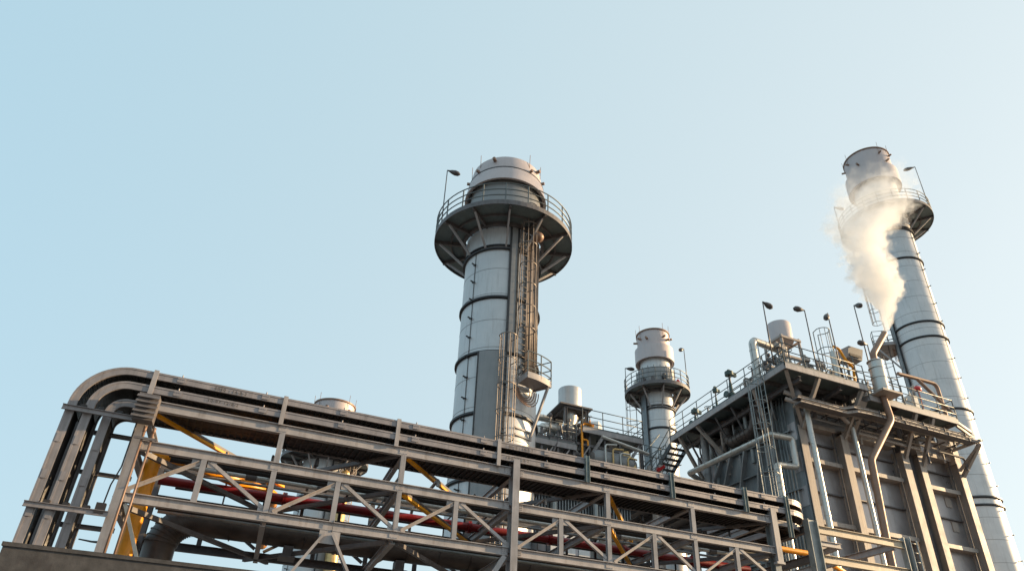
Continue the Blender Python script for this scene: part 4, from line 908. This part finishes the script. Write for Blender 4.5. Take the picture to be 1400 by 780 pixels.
for k in range(8):
    m = MB(); u = 13.3 + .62 * k; z = 15.9 + .5 * rnd.random(); b_ = U(u, 31.2 + .6 * rnd.random(), 15.2); m.tube([b_, b_ + UZ * (z - 14.6)], .05, 8); m.sphere(b_ + UZ * (z - 14.6), .13, 8, 6); m.bar(b_ + UZ * .6 - UX * .15, b_ + UZ * .6 + UX * .15, .18, .22); m.build('small_valve', rnd.choice(['steel_dark', 'lamp', 'boiler']), t)
# pipe clutter slung below the boiler walkway, on the front and on the left end
t = thing('hanging_pipework', 'small dark pipes and hangers slung under the boiler walkways', 'pipework', U(27, 22, 15))
for k, (u0, u1, y, z, r_, mt) in enumerate(((23.3, 33.2, 22.5, 15.85, .07, 'boiler'), (23.6, 29.2, 22.3, 16.2, .10, 'steel_dark'), (26.0, 33.0, 22.1, 16.25, .05, 'galv'), (23.2, 26.0, 22.45, 15.45, .05, 'clad_dark'), (26.6, 32.4, 22.5, 15.5, .05, 'boiler'), (30.8, 33.6, 22.2, 15.2, .06, 'steel_dark'))):
    m = MB(); m.tube(fillet([U(u0, y, z - .8), U(u0, y, z), U(u1, y, z - .03), U(u1, y, z - .7)], .2), r_, 10); m.build('pipe', mt, t)
for k in range(12):
    u = 23.5 + k * .85; m = MB(); m.bar(U(u, 22.3, 15.4), U(u, 22.3, 16.6), .04, .05); m.bar(U(u, 21.9, 15.65), U(u, 22.6, 15.65), .05, .06); m.build('hanger', 'steel_dark', t)
for k in range(7):
    y = 23.6 + k * 1.05; m = MB(); m.tube(fillet([U(22.2, y, 16.9), U(22.2, y, 15.9 - .2 * (k % 3)), U(22.65, y + .3, 15.6 - .2 * (k % 3)), U(22.65, y + .3, 14.2 - .5 * (k % 2))], .2), .05 + .03 * (k % 3), 10); m.build('drop_pipe', ['clad_dark', 'boiler', 'galv'][k % 3], t)
for k in range(5):
    y = 24.2 + k * 1.4; m = MB(); m.bar(U(21.3, y, 16.8), U(22.6, y + .4, 15.2), .08, .09); m.build('strut', 'steel_dark', t)
for k in range(4):
    m = MB(); y = 23.2 + .22 * k; m.tube([U(22.55, y, 3), U(22.55, y, 16.6)], .03 + .012 * (k % 2), 8); m.build('conduit', 'galv', t)
t = thing('column_conduits', 'thin dark conduits clipped beside the boiler front columns', 'conduit', U(28, 22.9, 0))
for u, y in ((23.25, 22.9), (25.25, 22.95), (25.9, 23.0), (29.25, 22.9), (31.1, 22.95), (33.3, 22.95)):
    m = MB(); m.tube([U(u, y, 2), U(u, y, 15.2)], .03, 6)
    for z in range(3, 15, 1): m.bar(U(u - .05, y, z + .4), U(u + .05, y, z + .4), .05, .04)
    m.build('conduit', 'steel_dark', t)
for bi, (a, b) in enumerate(bays):
    for z in (8.9, 11.8, 13.05):
        m = MB(); cu = a + (b - a) * (.35 + .2 * bi); m.box(cu - .22, cu + .22, 23.26, 23.297, z - .28, z + .22)
        for dx in (-.18, 0, .18):
            for dz in (-.23, .17): p = U(cu + dx, 23.26, z + dz); m.tube([p, p - UW * .02], .015, 6)
        m.build('inspection_cover', 'boiler', B)

# things seen through the rack
t = thing('air_cooler', 'grey ribbed cooler casing seen through the gap right of the middle stack', 'cooler', U(12, 27, 9))
m = MB(); m.box(10.1, 15.2, 26.2, 28.6, 9.0, 12.15); m.build('body', 'clad_dark', t); m = MB()
for k in range(36): uu = 10.15 + k * .14; m.box(uu, uu + .045, 26.02, 26.196, 9.05, 12.1)
m.build('fins', 'casing', t)
m = MB()
for z in (9.6, 10.7, 11.6): m.tube([U(10.1, 25.9, z), U(15.2, 25.9, z)], .06, 8)
for uu in (11.2, 13.2): m.tube(fillet([U(uu, 25.8, 8.6), U(uu, 25.8, 11.2), U(uu + .5, 25.8, 11.7), U(uu + .5, 26.2, 11.9)], .2), .12, 10)
m.build('header_pipes', 'galv', t)
t = thing('dark_platform', 'dark underside of a wide deck seen under the upper chord at the right', 'platform', U(18, 28, 10))
m = MB(); m.box(15.8, 22.2, 25.0, 30.0, 11.2, 11.3); m.build('deck', 'steel_dark', t); m = MB()
for k in range(6): m.ibeam(U(16 + k * 1.2, 25.0, 11.05), U(16 + k * 1.2, 30, 11.05), .25, .14)
m.ibeam(U(15.8, 25.0, 11.05), U(22.2, 25.0, 11.05), .3, .14)
m.build('deck_beams', 'steel_dark', t)
for uu in (16.0, 19.6):
    m = MB(); m.ibeam(U(uu, 25.2, 0), U(uu, 25.2, 11), .3, .3, .02, .015, up=UX); m.build('column', 'boiler', t)
t = thing('transformer_housing', 'light grey block of machinery low behind the red pipe', 'machine housing', U(12, 22, 0))
m = MB(); m.box(9.8, 11.6, 23.2, 25, 0, 8.55); m.build('body', 'panel', t); m = MB()
for k in range(3): m.box(9.9 + k * .6, 10.35 + k * .6, 23.17, 23.19, 7.6, 8.3)
m.build('covers', 'clad', t)
m = MB(); m.box(12.4, 13.8, 23.2, 25, 0, 8.5); m.tube([U(12.2, 23, 8.3), U(14.4, 23, 8.3)], .3, 14)
tag(m.build('pump_skid', 'galv'), 'rounded grey vessel low behind the red pipe near the rack end', 'vessel')

# ------------------------------------------------------------------ steam
def steam():
    base = U(28.65, 21.1, 20.8); H = 13.6
    m = MB(); AX = [(0, .375), (.06, .43), (.125, .455), (.235, .444), (.375, .415), (.46, .41), (.65, .58), (.81, .70), (1, .78)]
    RD = [(0, .03), (.05, .08), (.125, .15), (.235, .29), (.375, .32), (.46, .36), (.65, .62), (.81, .60), (.93, .32), (1, .1)]
    def li(P, x):
        for (x0, y0), (x1, y1) in zip(P, P[1:]):
            if x <= x1: return y0 + (y1 - y0) * (x - x0) / (x1 - x0)
        return P[-1][1]
    vs = []; seg = 20
    for k in range(15):
        f = k / 14; r_ = .2 + li(RD, f) * 4 * 1.35 + min(1, f * 4) * .6; cxx = li(AX, f) * 8 - 3
        for s_ in range(seg): a = 2 * math.pi * s_ / seg; vs.append(base + Vector((cxx + r_ * math.cos(a), r_ * math.sin(a), f * H)))
    fs = [tuple(range(seg))[::-1], tuple(range(14 * seg, 15 * seg))]
    for i in range(14):
        for s_ in range(seg): fs.append((i * seg + s_, i * seg + (s_ + 1) % seg, (i + 1) * seg + (s_ + 1) % seg, (i + 1) * seg + s_))
    m.add(vs, fs)
    mt = bpy.data.materials.new('steam_volume'); mt.use_nodes = True; t = mt.node_tree; n = t.nodes; n.clear()
    o_ = n.new('ShaderNodeOutputMaterial'); pv = n.new('ShaderNodeVolumePrincipled'); t.links.new(pv.outputs[0], o_.inputs['Volume'])
    pv.inputs['Color'].default_value = (.995, .99, .985, 1); pv.inputs['Anisotropy'].default_value = 0
    tc = n.new('ShaderNodeTexCoord')
    def math_(op, a, b=None, c=None):
        q = n.new('ShaderNodeMath'); q.operation = op
        for i, x in enumerate((a, b, c)):
            if x is None: continue
            if isinstance(x, (int, float)): q.inputs[i].default_value = x
            else: t.links.new(x, q.inputs[i])
        return q.outputs[0]
    def noise(scale, detail, vec):
        q = n.new('ShaderNodeTexNoise'); q.inputs['Scale'].default_value = scale; q.inputs['Detail'].default_value = detail; q.inputs['Roughness'].default_value = .55
        t.links.new(vec, q.inputs['Vector']); return q
    vec = tc.outputs['Object']
    nw = noise(.55, 2, vec); sub = n.new('ShaderNodeVectorMath'); sub.operation = 'SUBTRACT'; t.links.new(nw.outputs['Color'], sub.inputs[0]); sub.inputs[1].default_value = (.5, .5, .5)
    sep = n.new('ShaderNodeSeparateXYZ'); t.links.new(vec, sep.inputs[0]); f = math_('DIVIDE', sep.outputs[2], H)
    fc = math_('MINIMUM', math_('MULTIPLY', f, 4.0), 1.0)
    scl = n.new('ShaderNodeVectorMath'); scl.operation = 'SCALE'; t.links.new(sub.outputs[0], scl.inputs[0]); t.links.new(math_('MULTIPLY', fc, 1.7), scl.inputs['Scale'])
    add = n.new('ShaderNodeVectorMath'); add.operation = 'ADD'; t.links.new(vec, add.inputs[0]); t.links.new(scl.outputs[0], add.inputs[1])
    s2 = n.new('ShaderNodeSeparateXYZ'); t.links.new(add.outputs[0], s2.inputs[0])
    def curve(pts, x):
        q = n.new('ShaderNodeFloatCurve'); c = q.mapping.curves[0]; c.points[0].location = pts[0]; c.points[1].location = pts[-1]
        for p in pts[1:-1]: c.points.new(*p)
        q.mapping.update(); t.links.new(x, q.inputs['Value']); return q.outputs[0]
    # axis offset along x (scaled 0..1 -> -3..5) and radius (0..1 -> 0..4)
    ax = math_('SUBTRACT', math_('MULTIPLY', curve(AX, f), 8), 3)
    rad = math_('MULTIPLY', curve(RD, f), 4)
    dx = math_('SUBTRACT', s2.outputs[0], ax); d = math_('SQRT', math_('ADD', math_('MULTIPLY', dx, dx), math_('MULTIPLY', s2.outputs[1], s2.outputs[1])))
    q = math_('DIVIDE', d, rad)
    nb = noise(1.9, 6, vec); q2 = math_('ADD', q, math_('MULTIPLY', math_('SUBTRACT', nb.outputs[0], .5), 1.7))
    mr = n.new('ShaderNodeMapRange'); mr.interpolation_type = 'SMOOTHSTEP'; mr.inputs[1].default_value = 1.0; mr.inputs[2].default_value = .80; mr.inputs[3].default_value = 0; mr.inputs[4].default_value = 1
    t.links.new(q2, mr.inputs[0])
    dd = curve([(0, 1), (.25, .85), (.44, .6), (.55, .36), (.62, .26), (.72, .17), (.82, .08), (.9, .02), (1, 0)], f)
    pn = noise(.75, 3, add.outputs[0]); pm = n.new('ShaderNodeMapRange'); pm.interpolation_type = 'SMOOTHSTEP'; pm.inputs[1].default_value = .44; pm.inputs[2].default_value = .60
    t.links.new(pn.outputs[0], pm.inputs[0]); wgt = math_('MINIMUM', math_('MAXIMUM', math_('MULTIPLY', math_('SUBTRACT', f, .36), 5.0), 0.0), .85)
    patch = math_('SUBTRACT', 1.0, math_('MULTIPLY', wgt, math_('SUBTRACT', 1.0, pm.outputs[0])))
    t.links.new(math_('MULTIPLY', math_('MULTIPLY', math_('MULTIPLY', mr.outputs[0], dd), patch), 2.5), pv.inputs['Density'])
    k = [v for v in m.v]
    me = bpy.data.meshes.new('steam_plume'); me.from_pydata([v - base for v in k], [], m.f); me.materials.append(mt)
    bm = bmesh.new(); bm.from_mesh(me); bmesh.ops.recalc_face_normals(bm, faces=bm.faces); bm.to_mesh(me); bm.free()
    o = bpy.data.objects.new('steam_plume', me); C.objects.link(o); o.location = base
    tag(o, 'white plume of steam rising from the brown pipe in front of the right stack', 'steam', kind='stuff')
steam()
